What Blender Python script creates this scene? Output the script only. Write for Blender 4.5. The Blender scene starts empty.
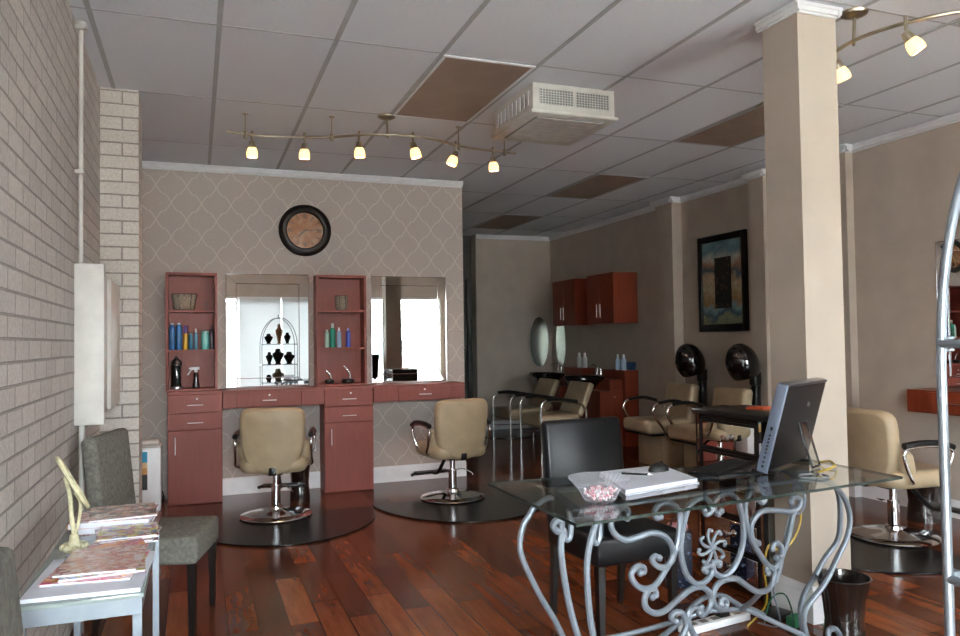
import bpy, bmesh, math, random
from mathutils import Vector, Matrix, Euler
random.seed(7)
PI = math.pi
COL = bpy.context.scene.collection
SC = bpy.context.scene
H = 2.966; XL = -0.555; XR = 5.225; YB = 7.19; YS = -1.2

# ------------------------------------------------------------------ materials
def lin(c):
    if isinstance(c, str):
        c = [int(c[i:i+2], 16)/255 for i in (0, 2, 4)]
    return [(v/12.92 if v <= .04045 else ((v+.055)/1.055)**2.4) for v in c]
MATS = {}
class NT:
    def __init__(s, name):
        s.m = bpy.data.materials.new(name); s.m.use_nodes = True
        s.t = s.m.node_tree; s.n = s.t.nodes; s.l = s.t.links
        s.b = s.n['Principled BSDF']; s.out = s.n['Material Output']
    def new(s, typ, **kw):
        n = s.n.new(typ)
        for k, v in kw.items(): setattr(n, k, v)
        return n
    def math(s, op, a, b=None, clamp=False):
        n = s.new('ShaderNodeMath', operation=op); n.use_clamp = clamp
        for i, v in enumerate((a, b)):
            if v is None: continue
            if isinstance(v, (int, float)): n.inputs[i].default_value = v
            else: s.l.new(v, n.inputs[i])
        return n.outputs[0]
    def obj(s):
        return s.new('ShaderNodeTexCoord').outputs['Object']
    def mapping(s, v, scale=(1,1,1), rot=(0,0,0), loc=(0,0,0)):
        n = s.new('ShaderNodeMapping'); s.l.new(v, n.inputs[0])
        n.inputs['Scale'].default_value = scale; n.inputs['Rotation'].default_value = rot; n.inputs['Location'].default_value = loc
        return n.outputs[0]
    def noise(s, v, scale, detail=3, rough=.5):
        n = s.new('ShaderNodeTexNoise'); s.l.new(v, n.inputs['Vector'])
        n.inputs['Scale'].default_value = scale; n.inputs['Detail'].default_value = detail; n.inputs['Roughness'].default_value = rough
        return n.outputs['Fac']
    def ramp(s, f, stops, interp='LINEAR'):
        n = s.new('ShaderNodeValToRGB'); s.l.new(f, n.inputs[0]); cr = n.color_ramp; cr.interpolation = interp
        while len(cr.elements) < len(stops): cr.elements.new(.5)
        for e, (p, c) in zip(cr.elements, stops): e.position = p; e.color = (*lin(c), 1)
        return n.outputs[0]
    def mix(s, f, a, b):
        n = s.new('ShaderNodeMix', data_type='RGBA')
        for i, v in ((0, f), (6, a), (7, b)):
            if isinstance(v, (int, float)): n.inputs[i].default_value = v
            elif isinstance(v, (str, tuple, list)): n.inputs[i].default_value = (*lin(v), 1)
            else: s.l.new(v, n.inputs[i])
        return n.outputs[2]
    def bump(s, h, strength=.3, dist=.01):
        n = s.new('ShaderNodeBump'); s.l.new(h, n.inputs['Height'])
        n.inputs['Strength'].default_value = strength; n.inputs['Distance'].default_value = dist
        s.l.new(n.outputs[0], s.b.inputs['Normal'])
    def col(s, c):
        if isinstance(c, str): s.b.inputs['Base Color'].default_value = (*lin(c), 1)
        else: s.l.new(c, s.b.inputs['Base Color'])
    def set(s, rough=.5, metal=0, spec=.5, coat=0, trans=0):
        s.b.inputs['Roughness'].default_value = rough; s.b.inputs['Metallic'].default_value = metal
        s.b.inputs['Specular IOR Level'].default_value = spec; s.b.inputs['Coat Weight'].default_value = coat
        s.b.inputs['Transmission Weight'].default_value = trans
        return s.m
def mat(name, c, rough=.5, metal=0, spec=.5, coat=0, var=.08, scale=14, bump=0, bscale=200):
    """plain material with a soft procedural mottling"""
    if name in MATS: return MATS[name]
    t = NT(name); v = t.obj(); f = t.noise(v, scale)
    d = [max(0, x*(1-var)) for x in ([int(c[i:i+2], 16)/255 for i in (0, 2, 4)])]
    e = [min(1, x*(1+var)) for x in ([int(c[i:i+2], 16)/255 for i in (0, 2, 4)])]
    t.col(t.ramp(f, [(.3, d), (.7, e)]))
    if bump: t.bump(t.noise(v, bscale, 2), bump, .003)
    MATS[name] = t.set(rough, metal, spec, coat); return MATS[name]
def emit(name, c, st):
    t = NT(name); t.col(c); t.b.inputs['Emission Color'].default_value = (*lin(c), 1); t.b.inputs['Emission Strength'].default_value = st
    MATS[name] = t.m; return t.m
def thin_glass(name, tint, gloss=1.0, rough=0.0):
    t = NT(name); t.n.remove(t.b)
    tr = t.new('ShaderNodeBsdfTransparent'); tr.inputs[0].default_value = (*tint, 1)
    gl = t.new('ShaderNodeBsdfGlossy'); gl.inputs['Roughness'].default_value = rough
    fr = t.new('ShaderNodeFresnel'); fr.inputs[0].default_value = 1.5
    ge = t.new('ShaderNodeNewGeometry')
    f = t.math('MULTIPLY', t.math('MULTIPLY', fr.outputs[0], gloss, True), t.math('SUBTRACT', 1.0, ge.outputs['Backfacing']))
    mx = t.new('ShaderNodeMixShader'); t.l.new(f, mx.inputs[0]); t.l.new(tr.outputs[0], mx.inputs[1]); t.l.new(gl.outputs[0], mx.inputs[2])
    t.l.new(mx.outputs[0], t.out.inputs[0]); MATS[name] = t.m; return t.m
def wood(name, c0, c1, rough=.35, axis='Z', coat=.2):
    t = NT(name); v = t.obj(); sc = {'Z': (14, 14, 1.2), 'X': (1.2, 14, 14), 'Y': (14, 1.2, 14)}[axis]
    m = t.mapping(v, sc); f = t.noise(m, 3, 6, .6); t.col(t.ramp(f, [(.3, c0), (.7, c1)]))
    MATS[name] = t.set(rough, 0, .4, coat); return t.m

def brick_mat(name, horiz, c0, c1, mortar, bw=.22, rh=.0765, off=0):
    t = NT(name); v = t.obj()
    s = t.new('ShaderNodeSeparateXYZ'); t.l.new(v, s.inputs[0])
    c = t.new('ShaderNodeCombineXYZ'); t.l.new(t.math('ADD', s.outputs[horiz], off), c.inputs[0]); t.l.new(s.outputs['Z'], c.inputs[1])
    # a little waviness so the courses are hand laid
    b = t.new('ShaderNodeTexBrick'); t.l.new(c.outputs[0], b.inputs['Vector'])
    b.inputs['Scale'].default_value = 1; b.inputs['Brick Width'].default_value = bw; b.inputs['Row Height'].default_value = rh
    b.inputs['Mortar Size'].default_value = .0055; b.inputs['Mortar Smooth'].default_value = .35; b.inputs['Bias'].default_value = 0
    b.inputs['Color1'].default_value = (*lin(c0), 1); b.inputs['Color2'].default_value = (*lin(c1), 1); b.inputs['Mortar'].default_value = (*lin(mortar), 1)
    n = t.noise(v, 60, 4, .7); m2 = t.ramp(n, [(.35, '9a9590'), (.65, 'ffffff')])
    mx = t.new('ShaderNodeMix', data_type='RGBA', blend_type='MULTIPLY'); mx.inputs[0].default_value = .35
    t.l.new(b.outputs['Color'], mx.inputs[6]); t.l.new(m2, mx.inputs[7]); t.col(mx.outputs[2])
    h = t.math('ADD', t.math('MULTIPLY', b.outputs['Fac'], -1.0), t.math('MULTIPLY', n, .22)); t.bump(h, .9, .012)
    MATS[name] = t.set(.6, 0, .35); return t.m

def wallpaper():
    t = NT('wallpaper_trellis'); v = t.obj(); s = t.new('ShaderNodeSeparateXYZ'); t.l.new(v, s.inputs[0])
    W_, H_, PHX, PHZ = .252, .306, .074, -2.612
    def tri(o, off, w):
        return t.math('DIVIDE', t.math('PINGPONG', t.math('ADD', o, off), w/2), w/2)
    a, b = tri(s.outputs['X'], PHX, W_), tri(s.outputs['Z'], PHZ, H_)
    q = t.math('SUBTRACT', a, b)
    g = t.math('MULTIPLY', t.math('MINIMUM', t.math('MAXIMUM', t.math('MULTIPLY', q, 14.0), -1.0), 1.0), t.math('MULTIPLY', t.math('MINIMUM', t.math('MULTIPLY', t.math('SUBTRACT', 1.0, t.math('ABSOLUTE', q)), 2.0), 1.0), .085))
    d = t.math('ABSOLUTE', t.math('SUBTRACT', t.math('SUBTRACT', t.math('ADD', a, b), 1.0), g))
    line = t.math('SUBTRACT', 1.0, t.math('DIVIDE', d, .05), True); line = t.math('MULTIPLY', t.math('MULTIPLY', line, 2.0, True), .7)
    n = t.noise(v, 120, 2)
    base = t.ramp(n, [(.3, 'a59a94'), (.7, 'ada29b')])
    t.col(t.mix(line, base, 'cac3bb'))
    MATS['wallpaper'] = t.set(.55, 0, .3); return t.m

def floor_mat():
    t = NT('cherry_planks'); v = t.obj()
    m = t.mapping(v, (1, 1, 1), (0, 0, PI/2))
    b = t.new('ShaderNodeTexBrick'); t.l.new(m, b.inputs['Vector']); b.offset = .37; b.offset_frequency = 2
    b.inputs['Scale'].default_value = 1; b.inputs['Brick Width'].default_value = .75; b.inputs['Row Height'].default_value = .14
    b.inputs['Mortar Size'].default_value = .0035; b.inputs['Mortar Smooth'].default_value = .3; b.inputs['Bias'].default_value = -.1
    b.inputs['Color1'].default_value = (*lin('5a2a1a'), 1); b.inputs['Color2'].default_value = (*lin('9a5530'), 1); b.inputs['Mortar'].default_value = (*lin('180c09'), 1)
    n = t.noise(t.mapping(v, (9, 1.0, 9)), 2.2, 6, .65); g = t.ramp(n, [(.2, '8a7a72'), (.75, 'ffffff')])
    mx = t.new('ShaderNodeMix', data_type='RGBA', blend_type='MULTIPLY'); mx.inputs[0].default_value = .85
    t.l.new(b.outputs['Color'], mx.inputs[6]); t.l.new(g, mx.inputs[7])
    n2 = t.noise(v, 3.2, 3, .5); g2 = t.ramp(n2, [(.25, '6a5c56'), (.75, 'ffffff')])
    mx2 = t.new('ShaderNodeMix', data_type='RGBA', blend_type='MULTIPLY'); mx2.inputs[0].default_value = .3
    t.l.new(mx.outputs[2], mx2.inputs[6]); t.l.new(g2, mx2.inputs[7]); t.col(mx2.outputs[2])
    t.bump(t.math('ADD', t.math('MULTIPLY', b.outputs['Fac'], -1.0), t.math('MULTIPLY', n, .05)), .12, .001)
    MATS['floor'] = t.set(.16, 0, .17, 0); return t.m

def magazine_mat(name, cols, sc):
    t = NT(name); v = t.obj(); w = t.new('ShaderNodeTexVoronoi'); t.l.new(t.mapping(v, (sc, sc*1.3, sc)), w.inputs['Vector']); w.inputs['Scale'].default_value = 1
    s = t.new('ShaderNodeSeparateColor'); t.l.new(w.outputs['Color'], s.inputs[0])
    k = len(cols); r = t.ramp(s.outputs[0], [(i/k, c) for i, c in enumerate(cols)], 'CONSTANT')
    n = t.noise(v, sc*3, 5, .7); t.col(t.mix(t.math('MULTIPLY', n, .55), r, t.ramp(n, [(.35, '1c1512'), (.65, 'f0e6e0')])))
    MATS[name] = t.set(.25, 0, .5, .3); return t.m

def art_mat():
    t = NT('abstract_art'); v = t.obj(); s = t.new('ShaderNodeSeparateXYZ'); t.l.new(v, s.inputs[0])
    n = t.noise(v, 3.2, 4); z = t.math('ADD', t.math('ADD', t.math('MULTIPLY', s.outputs['Z'], 1.0), .5), t.math('MULTIPLY', t.math('SUBTRACT', n, .5), .5))
    r = t.ramp(z, [(0, '77806a'), (.12, '8a9070'), (.17, '2c5268'), (.27, '7fa0a8'), (.33, 'a07a48'), (.45, 'b8a888'), (.53, 'c0a080'), (.6, '35586a'), (.68, 'a8765a'), (.76, 'bdb8a8'), (.86, '5d8090'), (.97, '7aa0a8')])
    n2 = t.noise(v, 30, 4, .7)
    mx = t.new('ShaderNodeMix', data_type='RGBA', blend_type='MULTIPLY'); mx.inputs[0].default_value = .5
    t.l.new(r, mx.inputs[6]); t.l.new(t.ramp(n2, [(.35, '8a8078'), (.6, 'ffffff')]), mx.inputs[7]); t.col(mx.outputs[2])
    return t.set(.3, 0, .5, .2)

M = {}
M['chrome'] = mat('chrome', 'e4e4e6', .08, 1, var=.02)
M['brass'] = mat('brushed_nickel', 'a79f8c', .33, 1, var=.05)
M['steel'] = mat('satin_steel', 'b9bec6', .3, 1, var=.04)
M['rack'] = mat('rack_silver', '767b82', .4, .8, var=.05)
M['iron'] = mat('silver_painted_iron', '6e757e', .42, .3, var=.04, scale=40)
M['beige'] = mat('beige_vinyl', '9c8a70', .42, var=.05, scale=8, bump=.08)
M['cushion'] = mat('grey_chenille', '64625c', .95, spec=.15, var=.13, scale=60, bump=.6, bscale=420)
M['black'] = mat('black_plastic', '0e0e10', .3, var=.1)
M['leather'] = mat('black_leather', '0f1013', .32, spec=.3, var=.15, scale=30, bump=.12)
M['mat'] = mat('black_rubber', '0d0d0e', .2, spec=.4, var=.1, scale=40)
M['darkwood'] = mat('espresso_wood', '120c0a', .3, var=.2)
M['cherry'] = wood('cherry_laminate', '72362d', '803e34', .5, 'Z', 0); M['pull'] = mat('satin_handle', 'e6e6e8', .45, .2, var=.02)
M['cherryd'] = wood('cherry_red_laminate', '62230f', '762f18', .4, 'Z', .05)
M['white'] = mat('white_trim_paint', 'dcdde0', .4, var=.02)
M['wpanel'] = mat('white_enamel', 'c2beb9', .45, var=.03)
M['tan'] = mat('tan_wall_paint', 'a99c90', .6, var=.03, scale=4, bump=.05)
M['tanc'] = mat('cream_column_paint', 'a2968a', .6, var=.02, scale=4, bump=.05)
M['dark'] = mat('dark_hall_tone', '2c2a27', .6, var=.05)  # one dark grey-brown tone for the hall wall and door
M['ceil'] = mat('ceiling_tile', 'dee3ea', .8, spec=.2, var=.03, scale=150, bump=.3, bscale=350)
M['grid'] = mat('ceiling_grid_metal', 'a6a9ae', .5, var=.02)
M['brown'] = mat('brown_diffuser', '836e62', .5, var=.05, scale=5)
M['hvac'] = mat('cream_enamel', 'c9c6c0', .45, var=.04)
M['hvacd'] = mat('grille_grey', '6c6e6e', .5, var=.1)
M['mirror'] = mat('mirror_glass', 'f2f4f2', .0, 1, var=0)
M['binm'] = mat('dark_brown_plastic', '1d1512', .14, coat=.6, var=.1)
M['paper'] = mat('white_paper', 'c6c8d2', .6, var=.02)
M['black_metal'] = mat('black_metal', '141414', .3, .3, var=.1)
M['cream'] = mat('cream_resin', 'a8a184', .5, var=.12, scale=60, bump=.4)
M['silver'] = mat('table_aluminium', '858d96', .4, .7, var=.05)
M['basket'] = mat('woven_basket', '7f7668', .8, var=.3, scale=90, bump=.8)
M['glass'] = thin_glass('clear_glass', (.92, .95, .94), 1.5)
M['gedge'] = mat('glass_edge_green', '27332f', .1, spec=.8, var=.1)
t = NT('crystal'); tr = t.new('ShaderNodeBsdfTransparent'); tr.inputs[0].default_value = (.95, .95, .97, 1)
t.b.inputs['Base Color'].default_value = (.9, .9, .92, 1); t.b.inputs['Roughness'].default_value = .12; t.b.inputs['Specular IOR Level'].default_value = 1  # pale diffuse share imitates the brightness of light refracted in cut glass
mx = t.new('ShaderNodeMixShader'); mx.inputs[0].default_value = .09; t.l.new(tr.outputs[0], mx.inputs[1]); t.l.new(t.b.outputs[0], mx.inputs[2]); t.l.new(mx.outputs[0], t.out.inputs[0]); M['crystal'] = t.m
M['window'] = thin_glass('window_glass', (.97, .98, .98), .8)
M['bulb'] = emit('frosted_lamp_glass', 'ffc878', 1.5)
t = NT('white_blind_slat'); t.col('d2d4d6'); t.b.inputs['Roughness'].default_value = .5
tl = t.new('ShaderNodeBsdfTranslucent'); tl.inputs[0].default_value = (.8, .82, .84, 1); mx = t.new('ShaderNodeMixShader'); mx.inputs[0].default_value = .09
t.l.new(t.b.outputs[0], mx.inputs[1]); t.l.new(tl.outputs[0], mx.inputs[2]); t.l.new(mx.outputs[0], t.out.inputs[0]); M['blind'] = t.m
M['asphalt'] = mat('pale_pavement', 'b8b5ae', .9, var=.1)

# ------------------------------------------------------------------ mesh builder
class MB:
    def __init__(s): s.bm = bmesh.new()
    def _xf(s, vs, mtx):
        if mtx is not None: bmesh.ops.transform(s.bm, matrix=mtx, verts=vs)
    def box(s, x0, x1, y0, y1, z0, z1, bev=0, seg=2, mtx=None):
        r = bmesh.ops.create_cube(s.bm, size=1, matrix=Matrix.Translation(((x0+x1)/2, (y0+y1)/2, (z0+z1)/2)) @ Matrix.Diagonal((abs(x1-x0), abs(y1-y0), abs(z1-z0), 1)))
        vs = r['verts']
        if bev:
            es = list({e for v in vs for e in v.link_edges})
            rr = bmesh.ops.bevel(s.bm, geom=es, offset=bev, segments=seg, profile=.5, affect='EDGES')
            vs = list({v for f in rr['faces'] for v in f.verts} | {v for v in vs if v.is_valid})
            st = list(vs); seen = set(vs)
            while st:
                v = st.pop()
                for e in v.link_edges:
                    o = e.other_vert(v)
                    if o not in seen: seen.add(o); st.append(o)
            vs = list(seen)
        s._xf(vs, mtx); return s
    def tube(s, pts, r, seg=8, closed=False, caps=True, smooth=0):
        P = [Vector(p) for p in pts]
        if smooth:
            P = spline(P, smooth, closed)
        n = len(P); rings = []
        prev = None
        for i, p in enumerate(P):
            a = P[i-1] if (i or closed) else P[0]; b = P[(i+1) % n] if (i < n-1 or closed) else P[-1]
            t = (b-a).normalized() if (b-a).length > 1e-9 else Vector((0, 0, 1))
            if prev is None:
                u = t.orthogonal().normalized()
            else:
                u = (prev - t*prev.dot(t))
                u = u.normalized() if u.length > 1e-6 else t.orthogonal().normalized()
            prev = u; w = t.cross(u)
            rr = r(i/(n-1)) if callable(r) else r
            rings.append([s.bm.verts.new(p+(u*math.cos(2*PI*k/seg)+w*math.sin(2*PI*k/seg))*rr) for k in range(seg)])
        for i in range(n-1 if not closed else n):
            A, B = rings[i], rings[(i+1) % n]
            for k in range(seg): s.bm.faces.new((A[k], A[(k+1) % seg], B[(k+1) % seg], B[k]))
        if caps and not closed:
            s.bm.faces.new(rings[0][::-1]); s.bm.faces.new(rings[-1])
        return s
    def lathe(s, prof, c=(0, 0, 0), seg=32, mtx=None, flute=0, fl=0):
        rings = []; c = Vector(c); vs = []
        for r, z in prof:
            if r < 1e-6: rings.append([s.bm.verts.new(c+Vector((0, 0, z)))])
            else: rings.append([s.bm.verts.new(c+Vector(((r*(1+(flute*math.cos(fl*2*PI*k/seg) if fl else 0)))*math.cos(2*PI*k/seg), (r*(1+(flute*math.cos(fl*2*PI*k/seg) if fl else 0)))*math.sin(2*PI*k/seg), z))) for k in range(seg)])
        for A, B in zip(rings, rings[1:]):
            if len(A) == 1 and len(B) == 1: continue
            for k in range(seg):
                k2 = (k+1) % seg
                if len(A) == 1: s.bm.faces.new((A[0], B[k2], B[k]))
                elif len(B) == 1: s.bm.faces.new((A[k], A[k2], B[0]))
                else: s.bm.faces.new((A[k], A[k2], B[k2], B[k]))
        for R_ in rings: vs += R_
        s._xf(vs, mtx); return s
    def cyl(s, p0, p1, r, seg=16):
        return s.tube([p0, p1], r, seg)
    def ball(s, c, r, seg=16, mtx=None):
        rx, ry, rz = (r, r, r) if isinstance(r, (int, float)) else r
        m = Matrix.Translation(c) @ (mtx or Matrix()) @ Matrix.Diagonal((rx, ry, rz, 1))
        bmesh.ops.create_uvsphere(s.bm, u_segments=seg, v_segments=max(6, seg*2//3), radius=1, matrix=m); return s
    def prism(s, poly, z0, z1, mtx=None):
        A = [s.bm.verts.new((x, y, z0)) for x, y in poly]; B = [s.bm.verts.new((x, y, z1)) for x, y in poly]
        s.bm.faces.new(A[::-1]); s.bm.faces.new(B); n = len(poly)
        for k in range(n): s.bm.faces.new((A[k], A[(k+1) % n], B[(k+1) % n], B[k]))
        s._xf(A+B, mtx); return s
    def pad(s, outline, th, bulge=.15, mtx=None, curve=0):
        """padded cushion: outline in local XZ, thickness along Y, rounded rim"""
        cx = sum(p[0] for p in outline)/len(outline); cz = sum(p[1] for p in outline)/len(outline)
        w = max(abs(p[0]-cx) for p in outline); prof = []
        for k in range(7):
            a = PI/2*k/6; prof.append((1-bulge*.5*(1-math.sin(a)) if 0 else 1-bulge*(1-math.sin(a)), math.cos(a)))
        seq = [(0.0, 1), (.5, 1)] + [(q, h) for q, h in prof]
        full = [(q, h*th/2) for q, h in seq] + [(q, -h*th/2) for q, h in reversed(seq[:-1])]
        rings = []; vs = []
        for q, y in full:
            if q == 0: R_ = [s.bm.verts.new((cx, y, cz))]
            else: R_ = [s.bm.verts.new((cx+(x-cx)*q, y+curve*((x-cx)*q/w)**2, cz+(z-cz)*q)) for x, z in outline]
            rings.append(R_); vs += R_
        n = len(outline)
        for A, B in zip(rings, rings[1:]):
            for k in range(n):
                k2 = (k+1) % n
                if len(A) == 1: s.bm.faces.new((A[0], B[k], B[k2]))
                elif len(B) == 1: s.bm.faces.new((A[k2], A[k], B[0]))
                else: s.bm.faces.new((A[k], B[k], B[k2], A[k2]))
        s._xf(vs, mtx); return s
    def build(s, name, m, parent=None, smooth=True, ang=40):
        bmesh.ops.recalc_face_normals(s.bm, faces=s.bm.faces)
        me = bpy.data.meshes.new(name); s.bm.to_mesh(me); s.bm.free()
        ob = bpy.data.objects.new(name, me); COL.objects.link(ob)
        me.materials.append(M[m] if isinstance(m, str) else m)
        if smooth:
            me.polygons.foreach_set('use_smooth', [True]*len(me.polygons)); me.set_sharp_from_angle(angle=math.radians(ang))
        if parent: ob.parent = parent
        return ob
def spline(P, sub=6, closed=False):
    n = len(P); out = []
    rng = n if closed else n-1
    for i in range(rng):
        if closed: p0, p1, p2, p3 = P[i-1], P[i], P[(i+1) % n], P[(i+2) % n]
        else: p0, p1, p2, p3 = P[max(i-1, 0)], P[i], P[i+1], P[min(i+2, n-1)]
        for k in range(sub):
            t = k/sub
            out.append(.5*((2*p1)+(p2-p0)*t+(2*p0-5*p1+4*p2-p3)*t*t+(3*p1-p0-3*p2+p3)*t**3))
    if not closed: out.append(P[-1])
    return out
def rrect(w, h, r, cx=0, cz=0, n=5):
    out = []
    for sx, sz, a0 in ((1, 1, 0), (-1, 1, PI/2), (-1, -1, PI), (1, -1, 3*PI/2)):
        for k in range(n+1):
            a = a0+PI/2*k/n; out.append((cx+sx*(w/2-r)+r*math.cos(a), cz+sz*(h/2-r)+r*math.sin(a)))
    return out
def thing(name, label, cat, loc=(0, 0, 0), rz=0, group=None):
    o = bpy.data.objects.new(name, None); COL.objects.link(o); o.location = loc; o.rotation_euler = (0, 0, rz); o.empty_display_size = .05
    o['label'] = label; o['category'] = cat
    if group: o['group'] = group
    return o
def tag(o, label, cat, group=None, loc=None, rz=None, kind=None):
    o['label'] = label; o['category'] = cat
    if group: o['group'] = group
    if kind: o['kind'] = kind
    if loc is not None: o.location = loc
    if rz is not None: o.rotation_euler = (0, 0, rz)
    return o
def struct(name, mb, m, parent=None, smooth=False):
    o = mb.build(name, m, parent, smooth)
    if parent is None: o['kind'] = 'structure'
    return o
def dup(root, label, loc, rz, group=None):
    def cp(o, par):
        c = o.copy(); COL.objects.link(c); c.parent = par
        for ch in [x for x in bpy.data.objects if x.parent == o]: cp(ch, c)
        return c
    c = cp(root, None); c.location = loc; c.rotation_euler = (0, 0, rz); c['label'] = label
    if group: c['group'] = group
    return c

# ------------------------------------------------------------------ room shell
struct('floor', MB().box(-.9, 5.6, YS-.15, 12.2, -.1, 0), floor_mat())
struct('ceiling', MB().box(-.9, 5.6, YS-.15, 12.2, H, H+.1), 'ceil')
GX0, GDX, GY0, GDY = -.477, .593, 3.995, 1.2192
g = MB()
for i in range(0, 11):
    x = GX0+GDX*i
    if x < XR: g.box(x-.013, x+.013, YS, 12.1, H-.003, H+.001)
for j in range(-4, 7):
    y = GY0+GDY*j
    if y > YS: g.box(XL, XR, y-.007, y+.007, H-.002, H+.0005)
struct('trim_1', g, 'grid')
struct('wall_left', MB().box(XL-.2, XL, YS-.15, YB+.3, 0, H), brick_mat('painted_brick', 'Y', 'b9b2ad', 'c8c1bc', '9c948e'))
struct('wall_pillar', MB().box(XL-.05, -.335, 5.2, 5.5, 0, H), brick_mat('painted_brick_pillar', 'X', 'c4bbb4', 'cec5be', '988f88', .47, .082, .43))
struct('wall_back', MB().box(XL-.1, 2.53, YB, YB+.16, 0, H), wallpaper())
struct('wall_right', MB().box(XR, XR+.2, YS-.15, 12.1, 0, H), 'tan')
struct('wall_far', MB().box(3.97, XR+.1, 10.7, 10.9, 0, H), 'tan')
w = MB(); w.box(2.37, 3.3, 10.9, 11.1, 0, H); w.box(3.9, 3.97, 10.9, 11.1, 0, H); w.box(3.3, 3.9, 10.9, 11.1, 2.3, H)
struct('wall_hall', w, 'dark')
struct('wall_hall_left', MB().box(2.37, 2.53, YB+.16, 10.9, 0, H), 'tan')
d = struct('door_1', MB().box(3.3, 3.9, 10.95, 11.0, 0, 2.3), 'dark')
MB().ball((3.84, 10.91, 1.22), .03).cyl((3.84, 10.91, 1.22), (3.84, 10.95, 1.22), .012).build('door_handle', 'black_metal', d)
# column
struct('wall_column', MB().box(2.715, 2.955, 2.82, 3.06, 0, H), 'tanc')
def crown_run(mb, x0, y0, x1, y1, nx, ny, h=.06, dpt=.045):
    # stepped crown along a wall from (x0,y0) to (x1,y1); (nx,ny) points into the room
    for k, (zz, dd) in enumerate(((0, 1), (.3, .75), (.8, .35))):
        z1 = H-.007-h*zz; z0 = H-.007-h*(.3, .8, 1)[k]; e = dpt*dd
        ax, bx = sorted((x0, x1)); ay, by = sorted((y0, y1))
        if nx: mb.box(x0 if nx > 0 else x0-e, x0+e if nx > 0 else x0, ay, by, z0, z1)
        else: mb.box(ax, bx, y0 if ny > 0 else y0-e, y0+e if ny > 0 else y0, z0, z1)
    return mb
struct('trim_2', crown_run(MB(), XL, YB, 2.53, YB, 0, -1), 'white')
c = MB(); crown_run(c, 3.97, 10.7, XR, 10.7, 0, -1); struct('trim_3', c, 'white')
c = MB(); crown_run(c, XR, YS, XR, 10.7, -1, 0)
struct('trim_4', c, 'white')
c = MB()
crown_run(c, 2.715, 2.82, 2.955, 2.82, 0, -1, .05, .025); crown_run(c, 2.715, 3.06, 2.955, 3.06, 0, 1, .05, .025)
crown_run(c, 2.715, 2.795, 2.715, 3.085, -1, 0, .05, .025); crown_run(c, 2.955, 2.795, 2.955, 3.085, 1, 0, .05, .025)
struct('trim_5', c, 'white')
def pilaster(n, y0, y1, p):
    o = struct('wall_pilaster_%s' % n, MB().box(XR-p, XR+.02, y0, y1, 0, H), 'tan')
    c = MB(); crown_run(c, XR-p, y0-.05, XR-p, y1+.05, -1, 0); crown_run(c, XR-p-.05, y0, XR, y0, 0, -1)
    c.build('crown', 'white', o, False)
    MB().box(XR-p-.012, XR, y0-.012, y1+.012, .0, .13).build('skirting', 'white', o, False)
pilaster('rear', 7.27, 7.6, .13); pilaster('middle', 5.82, 6.02, .1); pilaster('front', 4.85, 5.03, .08)
struct('baseboard_back', MB().box(-.2, 2.53, YB-.018, YB, 0, .135).box(-.2, 2.53, YB-.012, YB, .135, .15), 'white')
struct('baseboard_right', MB().box(XR-.018, XR, YS, 10.7, 0, .13), 'white')
struct('baseboard_far', MB().box(3.97, XR, 10.682, 10.7, 0, .13), 'white')
b = MB(); b.box(2.697, 2.973, 2.802, 3.078, 0, .135); b.box(2.703, 2.967, 2.808, 3.072, .135, .155); b.box(2.708, 2.962, 2.813, 3.067, .155, .17)
struct('baseboard_column', b, 'white')

# storefront behind the camera, seen in the mirrors
w = MB(); w.box(XL-.1, XR+.1, YS-.15, YS, 2.28, H); w.box(XL-.1, XR+.1, YS-.15, YS, 0, .35); w.box(XL-.1, -.45, YS-.15, YS, .35, 2.28); w.box(5.0, XR+.1, YS-.15, YS, .35, 2.28)
struct('wall_front', w, 'tan')
bays = [(-.45, .78), (.78, 1.60), (1.60, 3.2), (3.2, 5.0)]
for i, (x0, x1) in enumerate(bays):
    f = MB(); t_ = .035
    f.box(x0, x0+t_, YS-.11, YS-.04, .35, 2.28); f.box(x1-t_, x1, YS-.11, YS-.04, .35, 2.28); f.box(x0+t_, x1-t_, YS-.11, YS-.04, .35, .39); f.box(x0+t_, x1-t_, YS-.11, YS-.04, 2.24, 2.28)
    wo = struct('window_%d' % (i+1), f, 'white')
    MB().box(x0+t_, x1-t_, YS-.08, YS-.074, .39, 2.24).build('pane', 'window', wo, False)
    if i == 0: continue
    bl = thing('window_blind', ['', 'white horizontal blind on the left storefront window', 'white horizontal blind on the middle storefront window', 'white horizontal blind on the right storefront window'][i], 'blind', ((x0+x1)/2, YS+.03, .42), 0, 'storefront blinds')
    s = MB(); hw = (x1-x0)/2-.02
    for k in range(36):
        z = .03+k*.05
        s.box(-hw, hw, *((-.037, .037) if i < 3 else (-.024, .024)), -.001, .001, mtx=Matrix.Translation((0, 0, z)) @ Matrix.Rotation(math.radians(-66 if i < 3 else 18), 4, 'X'))
    s.build('slats', 'blind', bl, False)
    MB().box(-hw, hw, -.028, .028, 1.81, 1.86).build('headrail', 'blind', bl, False)
    MB().box(-hw, hw, -.024, .024, -.012, .008).build('bottom_rail', 'blind', bl, False)
    c = MB()
    for x in (-hw*.7, 0, hw*.7): c.cyl((x, 0, 0), (x, 0, 1.81), .0015, 4)
    c.build('cord', 'white', bl)
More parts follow.
